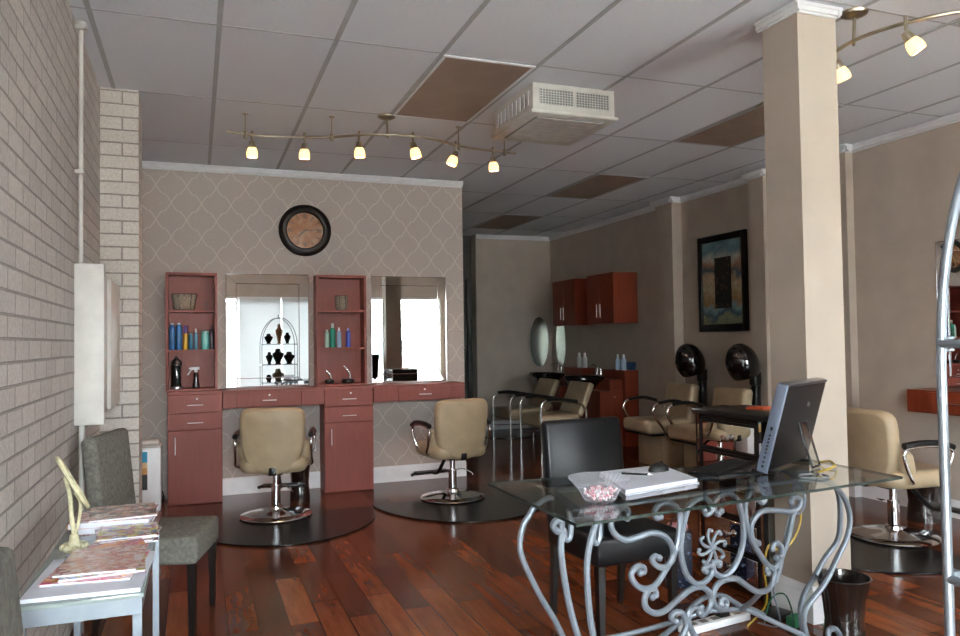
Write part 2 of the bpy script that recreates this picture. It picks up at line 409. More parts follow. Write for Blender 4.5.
# outdoors
struct('ground_outside', MB().box(-30, 40, -45, YS-.15, -.12, -.02), 'asphalt')
bd = thing('building', 'pale shopfront building across the street seen in the mirrors', 'building', (4, -24, -.02))
MB().box(-22, 22, -3, 0, 0, 3.4).build('wall', mat('pale_render', 'dcdad6', .8), bd, False)
MB().box(7.6, 9.6, 0, .15, 2.5, 3.0).build('sign_board', mat('sign_red', 'b84a4a', .6), bd, False)
MB().box(6.6, 7.6, 0, .15, 2.6, 3.0).build('sign_board', mat('sign_blue', '4a62a8', .6), bd, False)
for x in (-18, -12, -6, 0, 6, 12, 18): MB().box(x-2, x+2, 0, .08, .6, 2.6).build('window', mat('shop_window', '6f7f88', .1), bd, False)

# ------------------------------------------------------------------ ceiling things
def panel(c0, r0, label, wcol=1):
    x0 = GX0+GDX*c0+.012; x1 = GX0+GDX*(c0+1)-.012; y0 = GY0+GDY*r0+.012; y1 = GY0+GDY*(r0+1)-.012
    t = thing('ceiling_panel', label, 'ceiling light panel', ((x0+x1)/2, (y0+y1)/2, H), 0, 'brown ceiling panels')
    hx, hy = (x1-x0)/2, (y1-y0)/2
    MB().box(-hx+.018, hx-.018, -hy+.018, hy-.018, -.006, .002).build('diffuser', 'brown', t, False)
    f = MB(); f.box(-hx, -hx+.018, -hy, hy, -.009, .001); f.box(hx-.018, hx, -hy, hy, -.009, .001); f.box(-hx+.018, hx-.018, -hy, -hy+.018, -.009, .001); f.box(-hx+.018, hx-.018, hy-.018, hy, -.009, .001)
    f.build('frame', 'white' if c0 == 3 else 'grid', t, False)
panel(3, 0, 'large copper brown ceiling panel left of the white air unit')
panel(7, 0, 'dark brown ceiling panel partly hidden by the column')
panel(7, 2, 'dark brown ceiling panel in the middle, above the painting')
panel(7, 4, 'farthest dark brown ceiling panel over the back corner')
panel(7, -2, 'grey brown ceiling panel at the top right edge of the photo')

t = thing('air_conditioner', 'boxy cream ceiling air unit with grilles', 'air conditioner', (2.27, 4.585, H)); t.scale = (.93, .90, 1.06)
MB().box(-.315, .315, -.36, .36, -.165, 0, .004).build('housing', 'hvac', t)
for k, s_ in enumerate((-1, 1)):
    gr = MB(); x0 = -.265 if s_ < 0 else .012; x1 = -.012 if s_ < 0 else .265
    gr.box(x0, x1, -.362, -.359, -.125, -.035)
    o = gr.build('grille', 'hvacd', t, False)
    sl = MB()
    for i in range(13): sl.box(x0+i*(x1-x0)/12-.002, x0+i*(x1-x0)/12+.002, -.368, -.362, -.125, -.035)
    for i in range(7): sl.box(x0, x1, -.369, -.363, -.125+i*.015-.0015, -.125+i*.015+.0015)
    sl.build('slats', 'hvac', o, False)
gr = MB(); gr.box(-.317, -.313, -.28, .28, -.125, -.04); o = gr.build('grille', 'hvacd', t, False)
sl = MB()
for i in range(9): sl.box(-.325, -.317, -.28+i*.07-.02, -.28+i*.07+.02, -.125, -.04)
sl.build('slats', 'white', o, False)
MB().box(-.335, .335, -.38, .38, -.185, -.165, .006).build('flange', 'hvac', t)
lo = MB(); lo.box(-.26, .26, -.3, .3, -.190, -.184)
lo2 = lo.build('louvre', 'hvacd', t, False)
sl = MB()
for i in range(8): sl.box(-.25, .25, -.295+i*.075, -.226+i*.075, -.1935, -.190)
sl.build('blade', 'hvac', lo2, False)

def lamp_head(root, p, aim):
    # stem hangs from the bar, shade flares along aim
    a = Vector(aim).normalized(); q = Vector((0, 0, 1)).rotation_difference(a).to_matrix().to_4x4()
    p = Vector(p)
    h = MB(); h.tube([p+Vector((0, 0, .03)), p+Vector((0, 0, -.035))], .009, 10); h.cyl(p+Vector((0, 0, -.03)), p+Vector((0, 0, -.055)), .006, 8)
    hp = p+Vector((0, 0, -.055)); h.lathe([(0, -.012), (.018, -.01), (.024, .012), (.027, .034), (.0, .036)], (0, 0, 0), 16, Matrix.Translation(hp) @ q)
    ho = h.build('lamp_head', 'brass', root)
    g_ = MB(); g_.lathe([(.02, .03), (.036, .045), (.045, .075), (.046, .098), (.041, .112), (.038, .108), (.042, .096), (.041, .076), (.033, .048), (.018, .034)], (0, 0, 0), 18, Matrix.Translation(hp) @ q @ Matrix.Diagonal((.84, .84, .9, 1)))
    g_.build('lamp_shade', 'bulb', ho)
    ld = bpy.data.lights.new('lamp_bulb', 'POINT'); ld.energy = 6; ld.color = (1, .62, .42); ld.shadow_soft_size = .012
    lo_ = bpy.data.objects.new('lamp_bulb', ld); COL.objects.link(lo_); lo_.parent = ho; lo_.location = hp+a*.075
def track(label, pts, canopy, posts, heads):
    t = thing('track_light', label, 'track light', (canopy[0], canopy[1], H))
    off = Vector((canopy[0], canopy[1], H)); P = [Vector((x, y, z))-off for x, y, z in pts]
    bar = MB(); sp = spline(P, 8)
    bar.tube(sp, .0095, 8); bar.build('bar', 'brass', t)
    MB().lathe([(0, -.03), (.03, -.028), (.06, -.014), (.066, -.001), (0, -.001)], (0, 0, 0), 28).cyl((0, 0, -.02), (0, canopy[2]-canopy[1], pts[0][2]-H-.02), .008, 10).build('canopy', 'brass', t)
    for (x, y) in posts:
        q = Vector((x, y, 0))-off; MB().cyl((q.x, q.y, -.0), (q.x, q.y, pts[0][2]-H-.03), .005, 8).lathe([(0, -.006), (.02, -.005), (.02, 0), (0, 0)], (q.x, q.y, 0), 16).lathe([(0, -.0), (.012, .0), (.013, .05), (0, .05)], (q.x, q.y, pts[0][2]-H-.03), 12).build('post', 'brass', t)
    for (x, y, ax, ay) in heads:
        lamp_head(t, Vector((x, y, pts[0][2]))-off, (ax, ay, -1))
    return t
track('long wavy brass track light with six lit heads over the styling stations', [(.2, 5.46, 2.82), (.42, 5.5, 2.82), (.68, 5.46, 2.82), (.92, 5.38, 2.82), (1.15, 5.24, 2.82), (1.40, 5.18, 2.82), (1.62, 5.22, 2.82), (1.85, 5.34, 2.82), (2.1, 5.40, 2.82), (2.36, 5.42, 2.82)],
      (1.28, 5.24, 5.21), [(.33, 5.49), (.915, 5.38), (1.86, 5.35), (2.26, 5.41)],
      [(.375, 5.5, 0, .1), (.73, 5.44, 0, .15), (1.09, 5.28, .05, .1), (1.46, 5.19, .25, 0), (1.83, 5.33, -.35, .1), (2.16, 5.405, .1, .1)])
track('curved brass track light at top right beyond the column', [(3.36, 3.85, 2.82), (3.25, 3.4, 2.82), (3.11, 2.98, 2.82), (3.08, 2.78, 2.82), (3.15, 2.56, 2.82), (3.28, 2.40, 2.82), (3.5, 2.25, 2.82), (3.8, 2.15, 2.82)],
      (3.09, 2.83, 2.84), [(3.42, 2.3)], [(3.11, 2.97, .6, .0), (3.135, 2.58, .6, -.3), (3.66, 2.2, .3, .1)])

# ------------------------------------------------------------------ left brick wall things
t = thing('electrical_panel', 'white metal electrical panel box on the brick wall', 'electrical panel', (XL+.001, 4.13, .965))
MB().box(.0, .132, 0, .05, .0, .79, .004).build('door', 'wpanel', t)
MB().box(0, .10, .05, .46, .03, .76, .004).build('body', 'wpanel', t)
MB().box(0, .118, .47, .98, .04, .75, .004).build('cover', 'wpanel', t)
t = thing('conduit_pipe', 'thin painted conduit running down the brick wall', 'pipe', (XL+.025, 4.17, 0))
MB().cyl((0, 0, 1.76), (0, 0, H-.002), .011, 12).build('upper_pipe', 'wpanel', t)
MB().cyl((0.0, 0.05, 0), (0.0, 0.05, .96), .014, 12).build('lower_pipe', 'wpanel', t)
f = MB()
for z in (2.2, 2.92): f.box(-.024, .014, -.03, .03, z, z+.02)
f.cyl((0, 0, 2.93), (0, 0, 2.96), .028, 14); f.cyl((0, .012, 2.93), (0, .012, 1.76), .003, 6).build('strap', 'wpanel', t)

# ------------------------------------------------------------------ styling stations
def pull(root, x0, x1, y, z, vert=False, L=.1):
    h = MB()
    if vert: h.cyl((x0, y-.022, z-L/2), (x0, y-.022, z+L/2), .004, 8).cyl((x0, y-.022, z-L/2+.01), (x0, y, z-L/2+.01), .003, 6).cyl((x0, y-.022, z+L/2-.01), (x0, y, z+L/2-.01), .003, 6)
    else: h.cyl((x0, y-.022, z), (x1, y-.022, z), .004, 8).cyl((x0+.01, y-.022, z), (x0+.01, y, z), .003, 6).cyl((x1-.01, y-.022, z), (x1-.01, y, z), .003, 6)
    return h.build('handle', 'pull', root)
def lock(root, x, y, z): return MB().cyl((x, y-.008, z), (x, y, z), .008, 12).build('lock', 'pull', root)
YF = 6.89
def station_cabinet(label, x0, x1):
    w_ = x1-x0; t = thing('drawer_cabinet', label, 'cabinet', ((x0+x1)/2, YF, 0), 0, 'cherry station cabinets'); h = w_/2; dp = YB-YF-.02
    MB().box(-h, h, .02, dp, .0, .93).build('body', 'cherry', t, False)
    MB().box(-h-.004, h+.004, .0, dp, .93, .952).build('top', 'cherry', t, False)
    for z0, z1 in ((.775, .925), (.63, .77)):
        dr = MB().box(-h+.003, h-.003, 0, .018, z0, z1, .002, 1).build('drawer', 'cherry', t)
        pull(dr, -.065, .065, 0, (z0+z1)/2-.012)
        if z0 > .7: lock(dr, .015, 0, z1-.035)
    do = MB().box(-h+.003, h-.003, 0, .018, .01, .625, .002, 1).build('door', 'cherry', t)
    pull(do, -h+.06, 0, 0, .5, True, .15)
    return t
station_cabinet('cherry cabinet with two drawers and door, leftmost by the brick pillar', -.225, .212)
station_cabinet('cherry cabinet with two drawers and door between the two styling counters', 1.083, 1.53)
def counter(label, x0, x1, xa, xb):
    t = thing('vanity_counter', label, 'counter', ((x0+x1)/2, YF, 0), 0, 'floating cherry counters'); h = (x1-x0)/2; dp = YB-YF-.005; cx = (x0+x1)/2
    MB().box(-h, h, .022, dp, .795, .93).build('body', 'cherry', t, False)
    MB().box(-h, h, .003, dp, .93, .950).build('top', 'cherry', t, False)
    MB().box(-h, xa-cx-.003, .004, .0215, .797, .927).build('left_panel', 'cherry', t, False)
    MB().box(xb-cx+.003, h, .004, .0215, .797, .927).build('right_panel', 'cherry', t, False)
    dr = MB().box(xa-cx, xb-cx, .002, .0215, .797, .927, .002, 1).build('drawer', 'cherry', t)
    m_ = (xa+xb)/2-cx; pull(dr, m_-.06, m_+.06, .002, .855); lock(dr, m_, .002, .9)
    return t
counter('floating cherry counter with drawer under the left big mirror', .218, 1.077, .33, .88)
counter('floating cherry counter with drawer under the right big mirror', 1.536, 2.425, 1.77, 2.28)
def tower(label, x0, x1):
    t = thing('shelf_unit', label, 'shelf unit', ((x0+x1)/2, 6.99, .953), 0, 'cherry open shelf units'); h = (x1-x0)/2; D = YB-6.99-.004; Z = 1.022
    MB().box(-h+.02, h-.02, D-.012, D, 0.0, Z-.02).build('back_panel', 'cherry', t, False)
    for s_ in (-1, 1): MB().box(min(s_*h, s_*(h-.02)), max(s_*h, s_*(h-.02)), 0, D, 0, Z-.022).build('side_panel', 'cherry', t, False)
    MB().box(-h, h, 0, D, Z-.022, Z).build('top', 'cherry', t, False)
    for z in (.0, .335, .68): MB().box(-h+.0205, h-.0205, 0, D-.0125, z, z+.018).build('shelf', 'cherry', t, False)
tower('cherry open shelf unit of three tiers, left of the left mirror', -.242, .176)
tower('cherry open shelf unit of three tiers between the two mirrors', 1.035, 1.495)
def wall_mirror(label, x0, x1, z0, z1, loc, rz=0, b=.085):
    t = thing('wall_mirror', label, 'mirror', loc, rz, 'large bevelled wall mirrors'); h = (x1-x0)/2; Z = z1-z0
    MB().box(-h, h, -.012, 0, 0, Z).build('backing', 'silver', t, False)
    MB().box(-h+b, h-b, -.016, -.0122, b, Z-b).build('centre_pane', 'mirror', t, False)
    # four bevelled strips, each slightly canted
    def strip(pts):
        m_ = MB(); vs = [m_.bm.verts.new(p) for p in pts]; m_.bm.faces.new(vs)
        r = bmesh.ops.extrude_face_region(m_.bm, geom=list(m_.bm.faces)); ev = [v for v in r['geom'] if isinstance(v, bmesh.types.BMVert)]
        bmesh.ops.translate(m_.bm, verts=ev, vec=(0, .003, 0)); m_.build('mirror_strip', 'mirror', t, False)
    c_ = .003; yo, yi = -.0200, -.0203
    g_ = .003
    strip([(-h, yo, 0), (h, yo, 0), (h-b+g_, yi, b-g_), (-h+b-g_, yi, b-g_)]); strip([(-h, yo, Z), (-h+b-g_, yi, Z-b+g_), (h-b+g_, yi, Z-b+g_), (h, yo, Z)])
    strip([(-h, yo, 0.002), (-h+b-g_, yi, b), (-h+b-g_, yi, Z-b), (-h, yo, Z-.002)]); strip([(h, yo, .002), (h, yo, Z-.002), (h-b+g_, yi, Z-b), (h-b+g_, yi, b)])
    e = MB(); r_ = .0035
    for q in ([(-h, -.02, 0), (h, -.02, 0), (h, -.02, Z), (-h, -.02, Z)], [(-h+b, -.021, b), (h-b, -.021, b), (h-b, -.021, Z-b), (-h+b, -.021, Z-b)]):
        for i in range(4): e.cyl(q[i], q[(i+1) % 4], r_, 6)
    e.build('frame_edge', 'chrome', t)
    return t
wall_mirror('tall wall mirror with mirrored border left of the middle shelf unit', .256, .985, .953, 1.985, (.62, YB-.002, .953))
wall_mirror('tall wall mirror with mirrored border at the right end of the patterned wall', 1.582, 2.335, .953, 1.985, (1.958, YB-.002, .953))

# clock
t = thing('wall_clock', 'round wall clock with wide black frame and copper face', 'clock', (.961, YB, 2.405))
RX = Matrix.Rotation(PI/2, 4, 'X')
MB().lathe([(.165, .0), (.24, .0), (.243, .02), (.225, .04), (.205, .045), (.195, .036), (.18, .036), (.168, .02), (.165, .01)], (0, 0, 0), 56, RX).build('frame', 'black', t)
tt = NT('clock_face'); v_ = tt.obj(); nn = tt.noise(v_, 9, 5, .6); tt.col(tt.ramp(nn, [(.3, '6a4228'), (.5, '94694a'), (.7, 'b39a80')])); M['clockface'] = tt.set(.25, 0, .5, .6)
MB().lathe([(0, .012), (.167, .012), (.167, .004), (0, .004)], (0, 0, 0), 48, RX).build('face', 'clockface', t)
nm = MB()
for k in range(12):
    a = PI/6*k
    for dx in ((0,) if k % 3 else (-.011, .0, .011)):
        nm.box(dx-.0035, dx+.0035, -.0155, -.0125, .112, .154, mtx=Matrix.Rotation(a, 4, 'Y'))
nm.build('numerals', mat('numeral_brown', '2a1a10', .5), t)
hd = MB(); hd.box(-.0055, .0055, -.019, -.015, -.02, .085, mtx=Matrix.Rotation(math.radians(228), 4, 'Y')); hd.build('hand', 'black', t)
hd = MB(); hd.box(-.004, .004, -.022, -.0195, -.02, .125, mtx=Matrix.Rotation(math.radians(85), 4, 'Y')); hd.build('hand', 'black', t)

# shelf items ------------------------------------------------------
def bottle(name, label, cat, x, y, z, r, h, c, capc='d8d8d8', cap=.15, sq=1, group=None, neck=.45, rough=.2):
    t = thing(name, label, cat, (x, y, z), 0, group)
    hb = h*(1-cap)
    MB().lathe([(0, 0), (r*.9, 0), (r, .006), (r, hb*.86), (r*.85, hb*.95), (r*neck, hb), (0, hb)], (0, 0, 0), 20, Matrix.Diagonal((1, sq, 1, 1))).build('body', mat('bottle_'+c, c, rough, var=.03), t)
    MB().lathe([(0, hb), (r*neck*1.05, hb), (r*neck, h-.004), (r*neck*.8, h), (0, h)], (0, 0, 0), 16).build('cap', mat('cap_'+capc, capc, .3, var=.02), t)
    return t
S1, S2, S3 = 1.652, 1.307, .972
def basket(label, x, y, z, w_, h_, frame=True):
    t = thing('basket', label, 'basket', (x, y, z))
    b_ = MB(); prof = [(0, .006), (.78, .006), (.8, .01), (1.0, h_), (.96, h_), (.77, .016), (0, .016)]
    b_.lathe([(r_*w_/2, z_) for r_, z_ in prof], (0, 0, 0), 28, Matrix.Diagonal((1, .6, 1, 1))); b_.build('body', 'basket', t)
    f = MB(); n = 28
    for s_, zz in ((1.02, h_), (.83, .004)): f.tube([(s_*w_/2*math.cos(2*PI*k/n), .6*s_*w_/2*math.sin(2*PI*k/n), zz) for k in range(n)], .0028, 6, closed=True)
    for k in range(6):
        a = 2*PI*k/6+.1; f.cyl((.83*w_/2*math.cos(a), .5*w_*math.sin(a), .004), (1.02*w_/2*math.cos(a), .61*w_/2*math.sin(a), h_), .0028, 6)
    f.build('wire_frame', 'black_metal', t)
basket('wide wire basket lined with cloth on the top left shelf', -.095, 7.07, S1, .205, .14)
MB_ = MB(); MB_.lathe([(0, 0), (.02, 0), (.012, .02), (.02, .035), (.024, .055), (.01, .07), (.014, .08), (0, .09)], (0, 0, 0), 16)
tag(MB_.build('glass_figurine', 'crystal'), 'small clear glass ornament beside the wide wire basket', 'ornament', loc=(.085, 7.06, S1))
by = 7.06; gL = 'hair products on the left middle shelf'
bottle('spray_can', 'tall blue hairspray can, leftmost on the left shelf unit', 'spray can', -.192, by, S2, .026, .235, '2c5a88', 'e0e0e0', .07, group=gL, neck=.55)
bottle('spray_can', 'tall blue hairspray can, second from left on the left shelf unit', 'spray can', -.137, by, S2, .026, .235, '2a6494', 'e0e0e0', .07, group=gL, neck=.55)
bottle('hair_product_bottle', 'yellow bottle with purple cap on the left shelf unit', 'bottle', -.083, by, S2, .020, .21, 'c79a2c', '3c2c6e', .32, group=gL, neck=.85)
bottle('hair_product_bottle', 'short dark teal tube beside the yellow purple capped bottle', 'bottle', -.043, by-.02, S2, .020, .145, '17607c', '4a8a90', .12, group=gL, neck=.8)
bottle('hair_product_bottle', 'steel blue pump bottle in the middle of the left shelf', 'bottle', .0, by, S2, .017, .185, '4d7e96', 'dfe3e6', .2, group=gL, neck=.5)
bottle('hair_product_bottle', 'pale turquoise flattened tube on the left shelf unit', 'bottle', .075, by, S2, .034, .165, '5aa3a0', '9fc4c2', .1, .5, gL, .95)
bottle('hair_product_bottle', 'dark plum slender bottle, rightmost on the left shelf unit', 'bottle', .132, by, S2, .021, .215, '33222c', '57303a', .15, group=gL, neck=.45)
t = thing('disinfectant_jar', 'tall dark disinfectant jar with black lid on the lowest left shelf', 'jar', (-.158, 7.05, S3))
MB().lathe([(0, 0), (.05, 0), (.05, .02), (.042, .03), (.04, .19), (.043, .2)], (0, 0, 0), 24).build('jar', mat('jar_teal_black', '0c1c1e', .08, coat=1), t)
MB().lathe([(.046, .2), (.046, .225), (.03, .25), (.012, .258), (.014, .275), (0, .282), ], (0, 0, 0), 24).build('lid', 'black', t)
MB().lathe([(.048, 0), (.052, 0), (.052, .018), (.048, .018)], (0, 0, 0), 24).build('foot_ring', 'steel', t)
t = thing('spray_bottle', 'black spray bottle with white trigger beside the disinfectant jar', 'spray bottle', (.0, 7.05, S3))
MB().lathe([(0, 0), (.03, 0), (.032, .02), (.02, .09), (.022, .125), (.014, .14), (0, .142)], (0, 0, 0), 20).build('body', mat('smoky_plastic', '1c1216', .12, coat=.5), t)
MB().lathe([(0, .138), (.015, .138), (.015, .16), (0, .16)], (0, 0, 0), 14).box(-.045, .03, -.011, .011, .16, .185, .005).tube([(-.03, 0, .165), (-.045, 0, .15), (-.06, 0, .125), (-.07, 0, .12)], .006, 8, smooth=3).box(-.058, -.042, -.006, .006, .165, .18, .002).build('trigger_head', 'white', t)
basket('small square woven basket on the top middle shelf', 1.275, 7.07, S1, .12, .135)
gR = 'hair products on the middle shelf unit'
bottle('hair_product_bottle', 'pale grey green bottle, leftmost on the middle shelf unit', 'bottle', 1.137, by, S2, .02, .165, '8fb0aa', 'c8d8d4', .12, group=gR)
bottle('hair_product_bottle', 'tall green bottle on the middle shelf unit', 'bottle', 1.19, by, S2, .028, .225, '1f6f5f', 'cfdad6', .2, group=gR)
bottle('hair_product_bottle', 'light blue bottle right of the tall green one', 'bottle', 1.25, by, S2, .02, .185, '8aa7c8', 'e6e6ea', .18, group=gR)
bottle('hair_product_bottle', 'deep blue bottle, rightmost on the middle shelf unit', 'bottle', 1.335, by, S2, .022, .18, '2f3f96', '93a0d8', .14, group=gR)
for x, s_, lb in ((1.155, .85, 'smaller black holder with curved chrome handle on the middle shelf unit'), (1.325, 1.12, 'larger black holder with curved chrome handle on the middle shelf unit')):
    t = thing('shaving_bowl', lb, 'bowl', (x, 7.04, S3), 0, 'holders on the lowest middle shelf')
    MB().lathe([(0, 0), (.045*s_, 0), (.052*s_, .012), (.05*s_, .035), (.04*s_, .04), (.0, .03)], (0, 0, 0), 24).build('bowl', 'black', t)
    MB().tube([(.02*s_, 0, .03), (.015*s_, 0, .08*s_), (-.01*s_, 0, .12*s_), (-.035*s_, 0, .145*s_)], lambda u: .007+.004*math.sin(u*PI), 10, smooth=5).build('brush_handle', 'chrome', t)

# outlet
t = thing('power_outlet', 'white double wall outlet between the stations', 'outlet', (.995, YB, .40))
MB().box(-.055, .055, -.008, 0, -.06, .06, .003).build('plate', 'white', t)
for z in (-.03, .03):
    for x in (-.027, .027):
        MB().lathe([(0, .0095), (.014, .0095), (.014, .007), (0, .007)], (0, 0, 0), 16, Matrix.Translation((x, 0, z)) @ RX).build('socket', mat('socket_grey', '77736e', .5), t)

# ------------------------------------------------------------------ salon chairs (face +Y, backrest at -Y)
def salon_chair(label, loc, rz):
    t = thing('salon_chair', label, 'salon chair', loc, rz, 'beige hydraulic salon chairs')
    MB().lathe([(0, .0), (.268, .0), (.275, .008), (.265, .018), (.2, .028), (.1, .04), (.06, .055), (0, .056)], (0, 0, 0), 56).build('base_disc', 'chrome', t)
    MB().lathe([(0, .05), (.055, .05), (.05, .075), (.036, .085), (.036, .24), (.0, .24)], (0, 0, 0), 28).build('pump_sleeve', 'chrome', t)
    MB().cyl((0, 0, .235), (0, 0, .325), .024, 20).build('piston', 'chrome', t)
    MB().tube([(0, -.03, .23), (.06, -.07, .25), (.12, -.11, .22), (.14, -.12, .2)], .005, 8, smooth=4).tube([(-.06, -.03, .225), (-.09, -.045, .235), (-.06, -.06, .24), (-.04, -.03, .235)], .004, 8, smooth=4).build('pump_lever', 'chrome', t)
    o = MB().tube([(0, .08, .35), (0, .16, .3), (0, .3, .17), (0, .46, .15)], .016, 8, smooth=3).build('footrest_arm', 'black_metal', t)
    MB().tube([(-.19, .44, .14), (-.17, .48, .14), (.17, .48, .14), (.19, .44, .14)], .014, 10).box(-.16, .16, .38, .48, .15, .165, .006).build('foot_bar', 'black', o)
    MB().box(-.06, .06, -.09, .09, .325, .357, .004).build('mount_plate', 'black_metal', t)
    # seat shell
    s_ = MB(); s_.pad(rrect(.5, .5, .1, 0, 0), .115, .16, Matrix.Translation((0, .03, .415)) @ Matrix.Rotation(PI/2, 4, 'X')); s_.build('seat', 'beige', t)
    # backrest: flared top, rounded bottom
    out = []
    for k in range(40):
        a = 2*PI*k/40; c_, s__ = math.cos(a), math.sin(a)
        ex = .34 if s__ > 0 else .8
        x = .238*math.copysign(abs(c_)**ex, c_); z = .255*math.copysign(abs(s__)**(.3 if s__ > 0 else .95), s__)
        x *= 1+.04*(z/.25)
        out.append((x, z))
    MB().pad(out, .085, .12, Matrix.Translation((0, -.215, .60)) @ Matrix.Rotation(math.radians(7), 4, 'X'), curve=.05).build('backrest', 'beige', t)
    out = [(x*1.13, z*.50-.01) for x, z in out]
    MB().pad(out, .09, .18, Matrix.Translation((0, -.13, .485)) @ Matrix.Rotation(math.radians(16), 4, 'X'), curve=.05).build('back_skirt', 'beige', t)
    MB().box(-.026, .026, -.235, -.09, .345, .405, .004).build('back_bracket', 'black_metal', t)
    for sx in (-1, 1):
        x = sx*.28
        a_ = MB().tube([(sx*.22, -.08, .40), (x, -.1, .41), (x, -.13, .47), (x, -.16, .57), (x, -.14, .615), (x, -.05, .63), (x, .12, .625), (x, .2, .595), (x, .19, .53), (sx*.25, .16, .43), (sx*.2, .15, .40)], .0125, 10, smooth=4).build('arm_frame', 'chrome', t)
        MB().tube([(x, -.16, .636), (x, -.05, .65), (x, .12, .645), (x, .21, .615)], .021, 10, smooth=4).build('arm_pad', 'black', a_)
    return t
c1 = salon_chair('beige salon chair, left one, seen from behind at the left mirror', (.58, 6.10, .016), math.radians(-12))
c2 = dup(c1, 'beige salon chair at the right mirror, turned slightly to its left', (2.05, 6.17, .016), math.radians(7))
c3 = dup(c1, 'beige salon chair beyond the column, facing the right wall', (4.32, 3.76, .016), math.radians(-97))
def floor_mat_obj(label, loc, rz):
    a, b_ = .72, .93; poly = []
    n = 40
    for k in range(n+1):
        an = PI+PI*k/n; poly.append((a*math.cos(an), b_*math.sin(an)))
    t = MB().prism([(x, y) for x, y in poly], 0, .014).build('anti_fatigue_mat', 'mat')
    bv = t.modifiers.new('b', 'BEVEL'); bv.width = .005; bv.segments = 2; bv.limit_method = 'ANGLE'
    return tag(t, label, 'floor mat', 'half round black floor mats', loc, rz)
floor_mat_obj('black half-round floor mat under the left salon chair', (.62, 6.13, .001), 0)
floor_mat_obj('black half-round floor mat under the salon chair at the right mirror', (2.07, 6.2, .001), math.radians(2))
floor_mat_obj('black half-round floor mat under the chair beyond the column', (4.28, 3.76, .001), math.radians(-90))

# bins -------------------------------------------------------------
def bin_(label, loc, h, r, mouth=0):
    t = thing('waste_bin', label, 'waste bin', loc, 0, 'dark waste bins')
    prof = [(0, 0), (r*.82, 0), (r*.78, h*.2), (r*.72, h*.4), (r*.8, h*.7), (r*.98, h*.97), (r, h), (r*.95, h), (r*.9, h*.9), (r*.74, h*.66), (r*.66, h*.4), (r*.7, .02), (0, .02)]
    MB().lathe(prof, (0, 0, 0), 36).build('bucket', 'binm', t)
    MB().tube([(r*math.cos(2*PI*k/36), r*math.sin(2*PI*k/36), h) for k in range(36)], .004, 8, closed=True).build('rim', 'binm', t)
bin_('dark waste bin under the left counter beside the salon chair', (.84, 6.72, 0), .36, .105)
bin_('glossy dark brown waste bin at the foot of the column', (2.625, 2.55, 0), .305, .11)
bin_('black waste bin by the right wall behind the salon chair', (4.95, 4.05, 0), .34, .14)

# white heater tower in the alcove
t = thing('display_stand', 'narrow white stand with blue poster in the alcove beside the brick pillar', 'stand', (-.37, 6.72, 0))
MB().box(-.1, .1, 0, .2, .0, .52, .01).build('body', 'white', t)
MB().box(-.105, .105, -.004, .205, .52, .535, .004).box(-.085, .085, .02, .16, .535, .575, .02, 3).build('top', 'wpanel', t)
tt = NT('poster_print'); v_ = tt.obj(); s_ = tt.new('ShaderNodeSeparateXYZ'); tt.l.new(v_, s_.inputs[0])
tt.col(tt.ramp(tt.math('MULTIPLY', s_.outputs['Z'], 1.85), [(0, '22201f'), (.36, '2c2a2a'), (.56, 'c8955a'), (.66, 'd8b890'), (.74, '2e8fb4'), (.9, 'f4f8fa')], 'CONSTANT')); M['poster'] = tt.set(.3)
MB().box(-.09, .0, -.003, 0, .18, .5).build('poster', 'poster', t, False)
MB().box(-.06, .08, -.006, 0, .035, .055, .002).build('vent', 'black', t)
t = MB()
for k in range(7):
    a = k*.9; t.tube([(0, 0, .005), (.03*math.cos(a), .03*math.sin(a), .06+.01*k), (.05*math.cos(a+.5), .04*math.sin(a+.5), .05), (.03*math.cos(a+1), .045*math.sin(a+1), .006)], .005, 6, smooth=4)
tag(t.build('coiled_cable', 'black'), 'tangle of black cable on the floor by the left cabinet', 'cable', loc=(-.30, 7.03, 0))

# ------------------------------------------------------------------ grey parsons chairs, side table, magazines
def parsons(name, label, cat, loc, rz, m, lm, w_=.46, d_=.46, sz=.48, top=.95, grp=None, tilt=8):
    t = thing(name, label, cat, loc, rz, grp)
    MB().box(-w_/2, w_/2, -d_/2, d_/2, sz-.13, sz, .022, 3).build('seat', m, t)
    hb = top-sz+.06
    MB().box(-w_/2, w_/2, -.035, .035, 0, hb, .025, 3, Matrix.Translation((0, -d_/2+.03, sz-.08)) @ Matrix.Rotation(math.radians(tilt), 4, 'X')).build('backrest', m, t)
    for sx in (-1, 1):
        for sy in (-1, 1):
            x, y = sx*(w_/2-.03), sy*(d_/2-.03)
            b_ = MB(); b_.box(-.019, .019, -.019, .019, 0, sz-.12)
            for v in b_.bm.verts:
                if v.co.z < .01: v.co.x *= .65; v.co.y *= .65; v.co.y += sy*.03 if sy < 0 else 0
            b_.bm.transform(Matrix.Translation((x, y, 0))); b_.build('leg', lm, t, False)
    return t
gc = parsons('dining_chair', 'grey fabric chair between the magazine table and brick pillar', 'chair', (-.165, 4.05, 0), math.radians(-104), 'cushion', 'darkwood', sz=.46, grp='grey fabric chairs', top=.95, tilt=6)
dup(gc, 'grey fabric chair cut off at the bottom left corner', (-.150, 1.66, 0), math.radians(-92))
parsons('desk_chair', 'black leather high-back chair behind the glass desk', 'chair', (1.85, 3.18, 0), math.radians(180+3), 'leather', 'darkwood', .45, .46, .475, .97, tilt=7)

